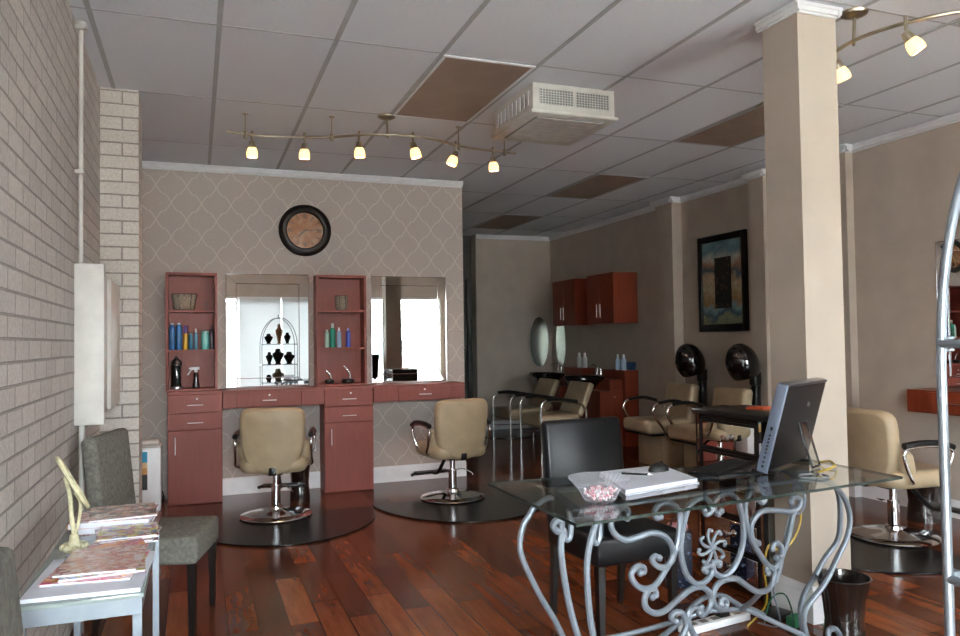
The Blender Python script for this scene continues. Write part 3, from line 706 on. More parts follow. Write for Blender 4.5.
TX0, TX1, TY0, TY1, TZ = -.425, -.135, 2.2, 3.2, .70
t = thing('side_table', 'narrow silver metal table with grey glass top against the brick wall', 'table', ((TX0+TX1)/2, (TY0+TY1)/2, 0))
hx, hy = (TX1-TX0)/2, (TY1-TY0)/2
MB().box(-hx-.006, hx+.006, -hy-.006, hy+.006, TZ-.012, TZ, .002).build('table_top', mat('grey_glass_top', '7b8482', .08, var=.05), t)
r_ = MB(); r_.box(-hx, hx, -hy, -hy+.022, TZ-.055, TZ-.013).box(-hx, hx, hy-.022, hy, TZ-.055, TZ-.013).box(-hx, -hx+.022, -hy+.022, hy-.022, TZ-.055, TZ-.013).box(hx-.022, hx, -hy+.022, hy-.022, TZ-.055, TZ-.013); r_.build('apron', 'silver', t, False)
for sx in (-1, 1):
    for sy in (-1, 1): MB().box(sx*hx-(.022 if sx > 0 else 0), sx*hx+(.022 if sx < 0 else 0), sy*hy-(.022 if sy > 0 else 0), sy*hy+(.022 if sy < 0 else 0), 0, TZ-.056).build('leg', 'silver', t, False)
covers = [(['a84456', 'c8a090', '6a3a34', 'c8b8b8'], 40), (['7a2238', 'b88878', '3a2a28', 'b8a8a0'], 34), (['c22a5a', 'd8802c', '9a2a4a', 'd8a0a8'], 26), (['a85a50', 'c08a78', 'c8b0b0', '883838'], 60), (['b0a030', 'a04030', '40608a', 'c8b8b0'], 44), (['504848', 'a04850', 'b8a8a0', '283848'], 48)]
CM = [magazine_mat('magazine_cover_%s' % 'abcdef'[i], c, s) for i, (c, s) in enumerate(covers)]
def magazine(label, x, y, z, w_, d_, h_, rz, ci, sp='paper', nm='magazine'):
    t = thing(nm, label, nm, (x, y, z), math.radians(rz), 'magazines on the side table')
    MB().box(-w_/2+.002, w_/2-.002, -d_/2+.002, d_/2, .0008, h_-.0008).build('pages', sp, t, False)
    if ci is not None:
        MB().box(-w_/2, w_/2, -d_/2, d_/2, h_-.0008, h_).build('front_cover', CM[ci], t, False)
        MB().box(-w_/2, w_/2, -d_/2, d_/2, 0, .0008).box(-w_/2, -w_/2+.0012, -d_/2, d_/2, .0008, h_-.0008).build('back_cover', CM[(ci+2) % 6], t, False)
# near pile
magazine('large white binder at the bottom of the near magazine pile', -.27, 2.40, TZ, .285, .38, .012, -3, None, nm='binder')
magazine('lilac edged magazine on the white binder, under the top one', -.262, 2.44, TZ+.012, .225, .29, .007, -7, 2)
magazine('thin magazine second from the top of the near pile', -.25, 2.46, TZ+.019, .215, .285, .006, 4, 4)
magazine('brown pink magazine on top of the near pile', -.252, 2.47, TZ+.025, .21, .28, .006, -4, 3)
magazine('bright pink and orange magazine peeking out behind the near pile', -.235, 2.655, TZ, .16, .10, .022, 12, 2)
# middle fan
for k, (lb, dz, rz, ci) in enumerate((('magazine at the bottom of the middle pile', 0, 8, 5), ('red edged magazine in the middle pile', .007, -6, 1), ('dark covered magazine in the middle pile', .014, 10, 3), ('yellow topped magazine on top of the middle pile', .021, 2, 4))):
    magazine(lb, -.220+.006*(k % 2), 2.83, TZ+dz, .18, .20, .006, rz, ci)
# far pile
magazine('thick white-paged magazine at the bottom of the far pile', -.262, 3.06, TZ, .23, .24, .02, -3, 1)
magazine('thick magazine with purple spine in the far pile', -.275, 3.06, TZ+.02, .26, .245, .02, -5, 0)
magazine('dark red magazine on top of the far pile', -.25, 3.07, TZ+.04, .22, .24, .006, 5, 1)

t = thing('vanity_mirror', 'cream ornate oval tabletop mirror seen edge-on beside the magazines', 'mirror', (-.365, 2.735, TZ), math.radians(9)); t.scale = (.88, .88, .88)
MB().lathe([(0, 0), (.038, 0), (.042, .012), (.032, .022), (.018, .035), (.014, .06), (0, .06)], (0, 0, 0), 20).build('base', 'cream', t)
f = MB()
for k in range(8):
    a = 2*PI*k/8; f.ball((.038*math.cos(a), .038*math.sin(a), .014), (.012, .012, .013), 10)
f.build('scroll_feet', 'cream', t)
MB().tube([(0, 0, .05), (-.008, .0, .12), (-.014, 0, .2), (-.03, 0, .27)], .008, 8, smooth=4).tube([(.0, 0, .05), (.014, 0, .1), (.02, 0, .17), (-.0, 0, .21)], .006, 8, smooth=4).build('stem', 'cream', t)
mt = Matrix.Translation((-.005, 0, .245)) @ Matrix.Rotation(math.radians(-28), 4, 'Y')
n = 36; rg = [mt @ Vector((0, .06*math.cos(2*PI*k/n), .105*math.sin(2*PI*k/n))) for k in range(n)]
o = MB().tube(rg, lambda u: .008, 8, closed=True).build('oval_frame', 'cream', t)
MB().prism([(.054*math.cos(2*PI*k/n), .099*math.sin(2*PI*k/n)) for k in range(n)], -.003, .003, mt @ Matrix.Rotation(PI/2, 4, 'Y') @ Matrix.Rotation(PI/2, 4, 'Z')).build('glass', 'mirror', o, False)

# ------------------------------------------------------------------ glass desk
dk = thing('glass_desk', 'glass-topped desk on scrolled silver wrought iron base', 'desk', (1.9, 2.5, 0))
O = Vector((1.9, 2.5, 0))
quad = [(1.10, 2.10), (2.655, 2.265), (2.66, 2.79), (1.095, 2.85)]
gt = MB().prism([(x-O.x, y-O.y) for x, y in quad], .7705, .7795).build('glass_top', 'glass', dk, False)
e = MB()
for i in range(4):
    a = Vector((*quad[i], 0))-O; b_ = Vector((*quad[(i+1) % 4], 0))-O; dd = (b_-a).normalized(); nn = Vector((dd.y, -dd.x, 0))
    q = [a, b_, b_+nn*.0015, a+nn*.0015]; e.prism([(p.x, p.y) for p in q], .770, .780)
e.build('glass_edge', 'gedge', gt, False)
P0 = Vector((1.243, 2.354, 0)); DD = (Vector((2.331, 2.474, 0))-P0).normalized(); NN = Vector((-DD.y, DD.x, 0))
def fp(s, z, off=0): return P0+DD*s+NN*off+Vector((0, 0, z))-O
SCR = {
 'S1':[(0.206,0.706),(0.211,0.731),(0.189,0.744),(0.158,0.733),(0.135,0.704),(0.139,0.672),(0.164,0.644),(0.204,0.628),(0.253,0.632),(0.309,0.64),(0.355,0.63),(0.392,0.604),(0.415,0.564),(0.409,0.528),(0.375,0.507),(0.338,0.516),(0.315,0.541),(0.329,0.554),(0.348,0.544)],
 'S2':[(0.357,0.692),(0.338,0.691),(0.333,0.72),(0.366,0.742),(0.41,0.735),(0.443,0.708),(0.451,0.666),(0.429,0.565),(0.365,0.483),(0.322,0.446),(0.276,0.443),(0.236,0.467),(0.219,0.503),(0.244,0.528),(0.273,0.522),(0.277,0.504),(0.259,0.503)],
 'S3':[(0.312,0.408),(0.33,0.412),(0.326,0.431),(0.308,0.438),(0.292,0.433),(0.277,0.407),(0.283,0.375),(0.319,0.349),(0.366,0.348),(0.419,0.372),(0.482,0.402),(0.525,0.41),(0.561,0.401),(0.591,0.374),(0.595,0.341),(0.574,0.312),(0.546,0.302),(0.529,0.32),(0.544,0.333)],
 'S4':[(0.57,0.693),(0.58,0.675),(0.606,0.686),(0.606,0.712),(0.58,0.734),(0.547,0.741),(0.509,0.727),(0.485,0.698),(0.464,0.642),(0.45,0.568),(0.46,0.502),(0.484,0.454),(0.525,0.422),(0.562,0.422),(0.593,0.441),(0.605,0.462),(0.596,0.478),(0.571,0.479),(0.561,0.469),(0.573,0.463)],
 'S5':[(0.657,0.68),(0.641,0.668),(0.624,0.691),(0.622,0.718),(0.652,0.739),(0.693,0.744),(0.734,0.721),(0.756,0.68),(0.77,0.616),(0.768,0.554),(0.747,0.497),(0.706,0.448),(0.659,0.431),(0.618,0.449),(0.608,0.48),(0.62,0.49),(0.644,0.485),(0.64,0.476)],
 'S6':[(0.86,0.7),(0.876,0.687),(0.893,0.705),(0.887,0.727),(0.849,0.743),(0.806,0.729),(0.783,0.689),(0.785,0.626),(0.808,0.557),(0.849,0.496),(0.889,0.447),(0.925,0.422),(0.956,0.438),(0.946,0.459)],
 'S7':[(0.848,0.532),(0.816,0.556),(0.813,0.605),(0.845,0.641),(0.889,0.655),(0.958,0.647),(1.032,0.635),(1.077,0.644),(1.092,0.675),(1.057,0.691),(1.039,0.673)],
 'S8':[(1.049,0.627),(1.033,0.578),(1.008,0.511),(0.98,0.466),(0.959,0.405),(0.931,0.366)],
 'S8b':[(0.925,0.498),(0.931,0.513),(0.953,0.518),(0.975,0.499),(0.974,0.463)],
 'S9':[(0.645,0.327),(0.646,0.342),(0.664,0.343),(0.673,0.322),(0.653,0.31),(0.62,0.32),(0.605,0.349),(0.611,0.382),(0.638,0.408),(0.683,0.416),(0.729,0.409),(0.768,0.384),(0.815,0.353),(0.853,0.339),(0.897,0.343),(0.926,0.371),(0.933,0.405),(0.913,0.429),(0.892,0.423),(0.899,0.406)],
 'S12':[(0.421,0.302),(0.407,0.308),(0.4,0.324),(0.418,0.334),(0.449,0.327),(0.465,0.302),(0.469,0.275),(0.454,0.249),(0.419,0.215),(0.389,0.166)],
 'S13':[(0.534,0.312),(0.544,0.325),(0.505,0.337),(0.482,0.317),(0.481,0.285),(0.497,0.25),(0.516,0.226),(.56,.19)]}
for k, v in SCR.items():
    MB().tube([fp(*p) for p in v], lambda u: .0118-.002*abs(2*u-1)**6, 8, smooth=5).ball(fp(*v[0]), .0135, 10).ball(fp(*v[-1]), .0135, 10).build('scroll', 'iron', dk)
hooks = [[(-0.017,0.753),(-0.009,0.711),(-0.01,0.673),(-0.019,0.651),(-0.035,0.656),(-0.035,0.68)], [(0.118,0.731),(0.117,0.682),(0.112,0.64),(0.098,0.621),(0.086,0.633),(0.086,0.658)]]
for v in hooks: MB().tube([fp(*p, .04) for p in v], .011, 8, smooth=5).build('scroll', 'iron', dk)
legs = {'fl': ([(-0.059,0.7),(-0.071,0.695),(-0.092,0.697),(-0.107,0.716),(-0.095,0.732),(-0.075,0.726),(-0.073,0.698),(-0.077,0.631),(-0.067,0.542),(-0.046,0.434),(-0.018,0.34),(0.026,0.222),(0.05,0.096),(.03,.02),(-.02,.011)]),
 'fm': ([(0.115,0.757),(0.088,0.738),(0.066,0.696),(0.043,0.639),(0.029,0.572),(0.029,0.486),(0.038,0.381),(0.049,0.321),(0.076,0.195),(0.10,0.063),(.08,.012)]),
 'fr': ([(1.075,0.757),(1.167,0.754),(1.251,0.734),(1.324,0.693),(1.372,0.637),(1.394,0.557),(1.365,0.476),(1.312,0.416),(1.237,0.326),(1.175,0.278),(1.122,0.242),(1.097,0.202),(1.101,0.144),(1.139,0.056),(1.196,0.012),(1.264,0.012),(1.303,0.045),(1.308,0.083),(1.281,0.115),(1.244,0.118),(1.237,0.094)])}
for k, v in legs.items(): MB().tube([fp(*p) for p in v], .0118, 8, smooth=5).build('leg', 'iron', dk)
rl = [(1.315, .757), (1.291, 0.741), (1.262, 0.736), (1.214, 0.71), (1.189, 0.678), (1.162, 0.639), (1.15, 0.576), (1.16, 0.519), (1.19, 0.451), (1.238, 0.358), (1.286, 0.279), (1.317, 0.218), (1.345, 0.148), (1.365, 0.07), (1.35, .012)]
MB().tube([Vector((x, 2.66, z))-O for x, z in rl], .0118, 8, smooth=5).build('leg', 'iron', dk)
rr = [(2.44, .755), (2.536, 0.745), (2.615, 0.715), (2.672, 0.67), (2.69, 0.605), (2.69, 0.524), (2.67, 0.438), (2.60, 0.373), (2.53, 0.289), (2.48, 0.236), (2.455, 0.182), (2.452, 0.141), (2.458, 0.091), (2.481, 0.012)]
MB().tube([Vector((x, 2.62, z))-O for x, z in rr], .0118, 8, smooth=5).build('leg', 'iron', dk)
# frame rails under the glass
A_, B_, C_, D_ = fp(-.01, .758), fp(1.1, .758), Vector((2.44, 2.68, .758))-O, Vector((1.30, 2.68, .758))-O
for p, q in ((A_, B_), (D_, C_), (A_, D_), (B_, C_)):
    dv = (q-p); L = dv.length; ang = math.atan2(dv.y, dv.x)
    MB().box(0, L, -.017, .017, -.006, .006, .002, 1, Matrix.Translation(p) @ Matrix.Rotation(ang, 4, 'Z')).build('rail', 'iron', dk)
# rosette
rc = (.606, .5467)
ro = MB(); ro.ball(fp(*rc), .014, 12)
for k in range(8):
    a = PI/8+PI/4*k; ca, sa = math.cos(a), math.sin(a)
    def q(r, w_): return fp(rc[0]+r*ca-w_*sa, rc[1]+r*sa+w_*ca)
    ro.tube([q(0, 0), q(.03, .004), (q(.055, -.002)), q(.068, -.014), q(.06, -.023)], .0065, 8, smooth=4); ro.ball(q(.06, -.023), .0085, 8)
ro.tube([fp(.606, .50), fp(.606, .47), fp(.607, .44)], .008, 8)
ro.build('rosette', 'iron', dk)
# stretcher: crossing bars between the legs
s_ = MB()
s_.tube([fp(.02, .16, 0), fp(.3, .2, .05), fp(.5, .235, .1), (fp(.665, .295, .14)), fp(.797, .29, .15), fp(.904, .224, .12), fp(1.1, .12, .0)], .0105, 8, smooth=6)
s_.tube([fp(.06, .16, .3), fp(.35, .2, .2), fp(.55, .225, .16), fp(.7, .245, .14), fp(.88, .225, .14), fp(1.0, .19, .22), fp(1.14, .12, .25)], .0105, 8, smooth=6)
s_.tube([fp(.86, .34), fp(.868, .28, .06), fp(.88, .226, .13)], .0105, 8, smooth=6)
s_.build('stretcher', 'iron', dk)

DZ = .7805
# papers and binder
PX = [(1.56, 2.81), (1.93, 2.86), (1.865, 2.515), (1.455, 2.415)]
pc = Vector((1.70, 2.65, 0))
t = thing('paper_stack', 'thick stack of white papers on a white folder on the glass desk', 'papers', (pc.x, pc.y, DZ))
pl = [(1.565, 2.79), (1.455, 2.40), (1.84, 2.49), (1.895, 2.83)]
pl = [(x-pc.x, y-pc.y) for x, y in pl]
MB().prism([(x*1.0-.0, y*1.0-.008) for x, y in pl], 0, .004).build('folder', 'paper', t, False)
MB().prism([(x*.98+.003, y*.97) for x, y in pl], .0042, .018).build('pages', 'paper', t, False)
t = thing('pen', 'dark pen lying on the white papers', 'pen', (1.665, 2.655, DZ+.0225), math.radians(-38))
MB().cyl((-.06, 0, 0), (.045, 0, 0), .0042, 10).build('barrel', 'black', t)
MB().tube([(.045, 0, 0), (.062, 0, 0)], lambda u: .0042-.003*u, 10).build('tip', 'chrome', t)
MB().box(-.06, -.02, -.001, .001, .004, .006).build('clip', 'chrome', t)
t = thing('computer_mouse', 'black computer mouse on top of the white papers', 'mouse', (1.80, 2.70, DZ+.018), math.radians(20))
m_ = MB(); m_.ball((0, 0, 0), (.055, .034, .034), 24)
for v in m_.bm.verts:
    if v.co.z < 0: v.co.z *= .02
m_.bm.transform(Matrix.Translation((0, 0, .001))); m_.build('shell', mat('matte_black', '101012', .5), t)
MB().cyl((.02, -.004, .031), (.02, .004, .031), .007, 12).build('wheel', 'black', t)
# bowl with candy
t = thing('glass_bowl', 'fluted crystal bowl near the front edge of the desk', 'bowl', (1.325, 2.355, DZ))
bw = MB().lathe([(0, .0), (.035, .0), (.055, .012), (.066, .035), (.076, .052), (.108, .082), (.109, .085), (.074, .057), (.061, .036), (.05, .015), (0, .006)], (0, 0, 0), 72)
for k in range(36):
    a = 2*PI*k/36; bw.tube([(r*math.cos(a), r*math.sin(a), z) for r, z in ((.045, .003), (.057, .012), (.068, .035), (.078, .052), (.110, .083))], .0016, 5)
bw.build('bowl', 'crystal', t)
cd = MB(); random.seed(3)
for k in range(150):
    a = random.random()*2*PI; zz = .012+random.random()*.034; r = (.040+.020*min(1, zz/.04))*math.sqrt(random.random())
    cd.ball((r*math.cos(a), r*math.sin(a), zz), (.0065, .005, .005), 6, Euler((random.random()*3, random.random()*3, 0)).to_matrix().to_4x4())
tt = NT('candy_pink_white'); v_ = tt.obj(); tt.col(tt.ramp(tt.noise(v_, 90, 1), [(.42, 'c4707c'), (.48, 'dcb0b0'), (.55, 'e4dcd8')])); M['candy'] = tt.set(.25)
tag(cd.build('candy', 'candy'), 'pink and white wrapped sweets filling the crystal bowl', 'candy', loc=(1.325, 2.355, DZ), kind='stuff')

# all-in-one computer
n_ = Vector((-.45, .89, 0)).normalized(); w_v = Vector((.89, .45, 0)).normalized()
t = thing('computer_monitor', 'silver-edged black all-in-one computer seen from behind on the desk', 'computer', (2.195, 2.545, DZ), math.atan2(w_v.y, w_v.x))
TL = Matrix.Rotation(math.radians(15), 4, 'X')    # local x along width, local -y is the back
MB().box(0, .47, -.02, .02, .012, .385, .014, 3, TL).build('casing', mat('pc_back_black', '0c0d10', .42, spec=.25, var=.1), t)
MB().box(-.008, .006, -.024, .024, .008, .389, .006, 3, TL).build('side_frame', mat('pc_silver', '687283', .45, .3, var=.03), t)
MB().box(0, .47, -.023, .023, .378, .390, .005, 2, TL).build('top_edge', mat('pc_dark_silver', '3a3d44', .3, .5), t)
MB().box(.015, .455, .0195, .0215, .03, .36, 0, 2, TL).build('screen', mat('screen_black', '050608', .08), t)
pt = MB()
for k, z in enumerate((.05, .07, .09, .105, .12, .135, .15, .165, .19)): pt.box(-.0095, -.0075, -.004, .004, z, z+.008, 0, 2, TL)
pt.cyl(TL @ Vector((-.0095, 0, .2)), TL @ Vector((-.007, 0, .2)), .006, 12).cyl(TL @ Vector((-.0095, 0, .035)), TL @ Vector((-.007, 0, .035)), .006, 12)
pt.build('ports', 'black', t)
# two small letters on the back of the casing
tc = bpy.data.curves.new('logo', 'FONT'); tc.body = 'hp'; tc.size = .035; tc.extrude = .0005; tc.align_x = 'CENTER'
to = bpy.data.objects.new('logo', tc); COL.objects.link(to); me = bpy.data.meshes.new_from_object(to); bpy.data.objects.remove(to)
lo_ = bpy.data.objects.new('logo', me); COL.objects.link(lo_); me.materials.append(mat('logo_grey', '55585e', .3, .6)); lo_.parent = t
lo_.matrix_local = TL @ Matrix.Translation((.3, -.0208, .28)) @ Matrix.Rotation(PI/2, 4, 'X')
ps = MB(); 
ps.tube([(.24, -.07, .2), (.25, -.12, .004)], .005, 8).tube([(.33, -.07, .2), (.34, -.12, .004)], .005, 8).tube([(.25, -.12, .005), (.34, -.12, .005)], .005, 8).tube([(.24, -.07, .2), (.33, -.07, .2)], .005, 8)
ps.build('prop_stand', 'black_metal', t)
MB().box(.25, .33, -.003, 0, 0, .19, 0, 2, Matrix.Translation((0, -.12, .006)) @ Matrix.Rotation(math.radians(-14), 4, 'X')).build('stand_plate', 'glass', t, False)
for x in (.02, .41): MB().box(x, x+.04, -.05, .05, 0, .012, .004).build('foot', 'black', t)
t = thing('keyboard', 'black computer keyboard lying between papers and monitor', 'keyboard', (2.13, 2.70, DZ), math.radians(27))
MB().box(-.2, .2, -.07, .07, 0, .014, .004).build('body', 'black', t)
ky = MB()
for i in range(15):
    for j in range(5): ky.box(-.19+i*.0255, -.19+i*.0255+.021, -.06+j*.0245, -.06+j*.0245+.02, .0142, .018)
k_ = ky.build('keys', mat('key_black', '1a1a1d', .4), t, False)
t = MB().tube([(2.36, 2.44, .786), (2.33, 2.42, .79), (2.28, 2.42, .79), (2.26, 2.39, .786), (2.32, 2.35, .786), (2.37, 2.36, .786), (2.38, 2.40, .786)], .004, 8, smooth=5)
tag(t.build('monitor_cable', mat('grey_cable', '6f7478', .4)), 'grey cable looping behind the monitor on the desk', 'cable')
t = MB().tube([(2.40, 2.45, .787), (2.44, 2.43, .80), (2.50, 2.46, .803), (2.57, 2.52, .79), (2.60, 2.58, .80), (2.58, 2.63, .787)], .0045, 8, smooth=5)
tag(t.build('network_cable', mat('yellow_cable', 'a88c2c', .4)), 'yellow cable bundle on the desk behind the monitor', 'cable')
# hanging coil and yellow cable by the column
t = MB()
for k in range(4):
    cx, cz = 2.56+.004*k, .62-.008*k; t.tube([(cx+(.035+.004*k)*math.cos(2*PI*i/20), 2.73+.006*k, cz+(.075-.006*k)*math.sin(2*PI*i/20)) for i in range(20)], .0045, 6, closed=True)
t.tube([(2.53, 2.735, .60), (2.50, 2.74, .5), (2.47, 2.75, .35), (2.45, 2.78, .2), (2.5, 2.8, .03), (2.46, 2.9, .012)], .004, 6, smooth=5)
t.tube([(2.53, 2.735, .735), (2.50, 2.735, .77), (2.46, 2.72, .795), (2.42, 2.66, .79)], .004, 6, smooth=5) if 0 else None
tag(t.build('coiled_cable', 'iron'), 'coiled grey cable hanging below the right end of the desk', 'cable')
t = MB().tube([(2.50, 2.765, .765), (2.56, 2.77, .66), (2.60, 2.77, .58), (2.61, 2.775, .5), (2.57, 2.775, .42), (2.50, 2.78, .37), (2.44, 2.79, .40), (2.42, 2.80, .3), (2.46, 2.84, .12), (2.40, 2.9, .006)], .0045, 8, smooth=6)
tag(t.build('network_cable', 'black' if 0 else MATS['yellow_cable']), 'yellow cable hanging in a loop in front of the column', 'cable')
t = MB().tube([(2.56, 2.775, .006), (2.55, 2.78, .1), (2.52, 2.79, .17), (2.46, 2.8, .16), (2.45, 2.84, .06), (2.50, 2.9, .006)], .0035, 8, smooth=6)
tag(t.build('network_cable', mat('green_cable', '1f5a44', .4)), 'thin green cable curling on the floor by the column base', 'cable')
t = thing('power_strip', 'white power strip on the floor under the desk', 'power strip', (2.27, 2.97, 0), math.radians(8))
MB().box(-.2, .2, -.035, .035, 0, .035, .006).build('body', 'white', t)
for k in range(5): MB().box(-.16+k*.07, -.12+k*.07, -.015, .015, .035, .037).build('socket', MATS['socket_grey'], t, False)
MB().box(.02, .08, -.02, .02, .037, .06, .004).build('plug', 'black', t)
t = MB().box(-.07, .07, -.05, .05, 0, .03, .005)
tag(t.build('router', 'black'), 'small black network box on the floor by the column', 'router', loc=(2.60, 2.95, 0), rz=.3)
t = MB().box(-.04, .04, -.03, .03, 0, .045, .01, 3)
tag(t.build('adapter', mat('green_plastic', '1c6b48', .4)), 'small green adapter on the floor against the column skirting', 'adapter', loc=(2.62, 2.83, 0), rz=.2)

# navy gift bag
t = thing('gift_bag', 'navy patterned bag on the floor behind the desk scrolls', 'bag', (2.46, 3.52, 0), math.radians(-30))
tt = NT('navy_print'); v_ = tt.obj(); tt.col(tt.ramp(tt.noise(v_, 45, 1), [(.6, '10182e'), (.68, '7a86a8')])); M['navy'] = tt.set(.4)
b_ = MB(); b_.box(-.07, .07, -.045, .045, 0, .30, .004)
b_.build('body', 'navy', t)
MB().tube([(-.04, -.04, .29), (-.03, -.04, .37), (.03, -.04, .37), (.04, -.04, .29)], .004, 6, smooth=4).build('handle', 'black', t)
MB().box(-.055, .055, -.025, .025, .295, .34, .012).build('tissue', mat('pink_tissue', 'a06a70', .6), t)

# mirrored chest
t = thing('mirrored_chest', 'mirrored chest of drawers with black edges beside the column', 'chest of drawers', (2.68, 3.36, 0))
L = .27; D = .36; Z = .95
MB().box(.012, D, -L, L, .04, Z-.03).build('body', 'darkwood', t, False)
MB().box(-.02, D+.01, -L-.02, L+.02, Z-.03, Z, .006).build('top', 'black', t)
for y in (-L, L-.035):
    o = MB().box(-.002, .012, y+.006, y+.029, .04, Z-.03, .003, 1).build('mirror_post', 'mirror', t)
    MB().box(-.005, .012, y, y+.0055, .04, Z-.03).box(-.005, .012, y+.0295, y+.035, .04, Z-.03).build('post_edge', 'black', o, False)
MB().box(-.004, .012, -L+.035, L-.035, Z-.05, Z-.032, .006, 1).build('top_rail', 'darkwood', t)
MB().box(.02, D-.02, -L-.004, -L-.0002, .07, Z-.06).build('side_mirror', 'mirror', t, False)
for k in range(5):
    z0 = .05+k*.170; dr = MB().box(-.004, .012, -L+.056, L-.056, z0+.012, z0+.154, .006, 1).build('drawer', 'mirror', t)
    fr = MB()
    for a0, a1, b0, b1 in ((-L+.036, L-.036, z0-.004, z0+.012), (-L+.036, L-.036, z0+.1545, z0+.164), (-L+.036, -L+.0555, z0+.0125, z0+.154), (L-.0555, L-.036, z0+.0125, z0+.154)): fr.box(-.006, .010, a0, a1, b0, b1)
    fr.build('drawer_edge', 'black', dr, False)
    for y in (0,): MB().lathe([(0, 0), (.009, .0), (.007, .012), (.018, .02), (.02, .03), (0, .036)], (0, 0, 0), 16, Matrix.Translation((-.004, y, z0+.075)) @ Matrix.Rotation(-PI/2, 4, 'Y')).build('knob', 'chrome', dr)
for y in (-L+.02, L-.02):
    for x in (.03, D-.03): MB().box(x-.018, x+.018, y-.018, y+.018, 0, .042).build('foot', 'darkwood', t, False)
t = MB().box(-.07, .07, -.05, .05, 0, .012, .002)
tag(t.build('orange_notebook', mat('orange_paper', 'b8552c', .5)), 'orange notebook lying on the mirrored chest', 'notebook', loc=(2.92, 3.38, Z), rz=.4)

# ------------------------------------------------------------------ back area
def shampoo_chair(label, loc, rz):
    t = thing('shampoo_chair', label, 'chair', loc, rz, 'beige chairs with chrome tube frames')
    MB().box(-.26, .26, -.26, .28, .32, .47, .04, 3).build('seat', 'beige', t)
    MB().box(-.26, .26, -.04, .04, 0, .42, .03, 3, Matrix.Translation((0, -.26, .44)) @ Matrix.Rotation(math.radians(24), 4, 'X')).build('backrest', 'beige', t)
    for s_ in (-1, 1):
        x = s_*.295
        MB().tube([(x, .27, 0), (x, .27, .3), (x, .27, .56), (x, .22, .63), (x, .12, .645), (x, -.2, .6), (x, -.3, .54), (x, -.32, .45), (x, -.31, 0)], .0125, 10, smooth=4).build('frame', 'chrome', t)
        MB().tube([(x, .2, .648), (x, .05, .655), (x, -.2, .618)], .022, 8, smooth=3).build('arm_pad', 'black', t)
    MB().cyl((-.295, .27, .35), (.295, .27, .35), .008).cyl((-.295, -.31, .35), (.295, -.31, .35), .008).cyl((-.295, .27, .22), (-.295, -.31, .2), .007).cyl((.295, .27, .22), (.295, -.31, .2), .007).build('cross_bar', 'chrome', t)
    return t
a_ = shampoo_chair('beige chrome-armed chair, farther one facing left in the back', (4.0, 9.16, 0), math.radians(90))
dup(a_, 'beige chrome-armed chair, nearer one of the two in the back', (4.0, 8.25, 0), math.radians(90))
t = MB().prism([(.45*math.cos(2*PI*k/32), .50*math.sin(2*PI*k/32)) for k in range(32)], 0, .012)
tag(t.build('round_mat', 'mat'), 'dark oval floor mat behind the beige chairs in the back', 'floor mat', loc=(4.15, 10.08, .001))

def dryer_chair(label, loc, rz):
    t = thing('hood_dryer_chair', label, 'dryer chair', loc, rz, 'hood dryer chairs')
    MB().box(-.26, .26, -.2, .34, .36, .50, .045, 4).build('seat', 'beige', t)
    MB().box(-.24, .24, -.06, .06, 0, .44, .04, 4, Matrix.Translation((0, -.2, .42)) @ Matrix.Rotation(math.radians(10), 4, 'X')).build('backrest', 'beige', t)
    MB().box(-.23, .23, -.26, .16, .0, .34, .012).build('base_box', 'beige', t)
    MB().box(-.25, .25, -.2, .3, .34, .358).build('seat_frame', 'black_metal', t, False)
    for s_ in (-1, 1):
        x = s_*.285
        MB().tube([(s_*.25, .14, .35), (x, .17, .4), (x, .28, .54), (x, .3, .62), (x, .24, .68), (x, .05, .69), (x, -.16, .64), (s_*.25, -.22, .56)], .0125, 10, smooth=4).build('arm', 'chrome', t)
        MB().tube([(x, .24, .685), (x, .05, .70), (x, -.12, .66)], .018, 8, smooth=4).build('arm_pad', 'black', t)
    MB().box(-.245, -.175, -.40, -.34, .0, .95, .008).build('post', 'black', t)
    hh = MB(); prof = []
    for k in range(13):
        a = PI*.7*k/12; prof.append((.155*math.sin(a), .205*math.cos(a)))
    prof += [(r*.93, z*.93) for r, z in reversed(prof)]
    hh.lathe(prof, (0, 0, 0), 32, Matrix.Translation((-.21, -.22, 1.09)) @ Matrix.Rotation(math.radians(-20), 4, 'X')); hh.build('hood', mat('hood_black', '0b0b0c', .1, coat=.6), t)
    MB().box(-.255, -.165, -.41, -.32, .88, 1.02, .02, 3).build('hood_bracket', 'black', t)
    return t
h_ = dryer_chair('beige hood dryer chair nearest the red cabinets', (4.68, 6.93, 0), math.radians(90))
dup(h_, 'beige hood dryer chair partly hidden by the mirrored chest', (4.68, 6.11, 0), math.radians(90))

def wall_cabinet(label, y0, y1):
    t = thing('wall_cabinet', label, 'cabinet', (XR, (y0+y1)/2, 1.545), math.radians(90), 'red wall cabinets'); w_ = (y1-y0)/2   # local x -> +Y, local y -> -X
    MB().box(-w_, w_, .002, .335, 0, .64).build('body', 'cherryd', t, False)
    for s_ in (-1, 1):
        dr = MB().box(min(s_*.002, s_*w_), max(s_*.002, s_*w_), .336, .354, .0, .64, .002, 1).build('door', 'cherryd', t)
        MB().cyl((s_*.045, .375, .08), (s_*.045, .375, .25), .006, 8).cyl((s_*.045, .375, .09), (s_*.045, .353, .09), .004, 6).cyl((s_*.045, .375, .24), (s_*.045, .353, .24), .004, 6).build('handle', 'chrome', dr)
wall_cabinet('red wall cabinet, nearer of the two above the basins', 8.22, 8.9); wall_cabinet('red wall cabinet, farther one, above the oval mirror side', 9.25, 9.93)
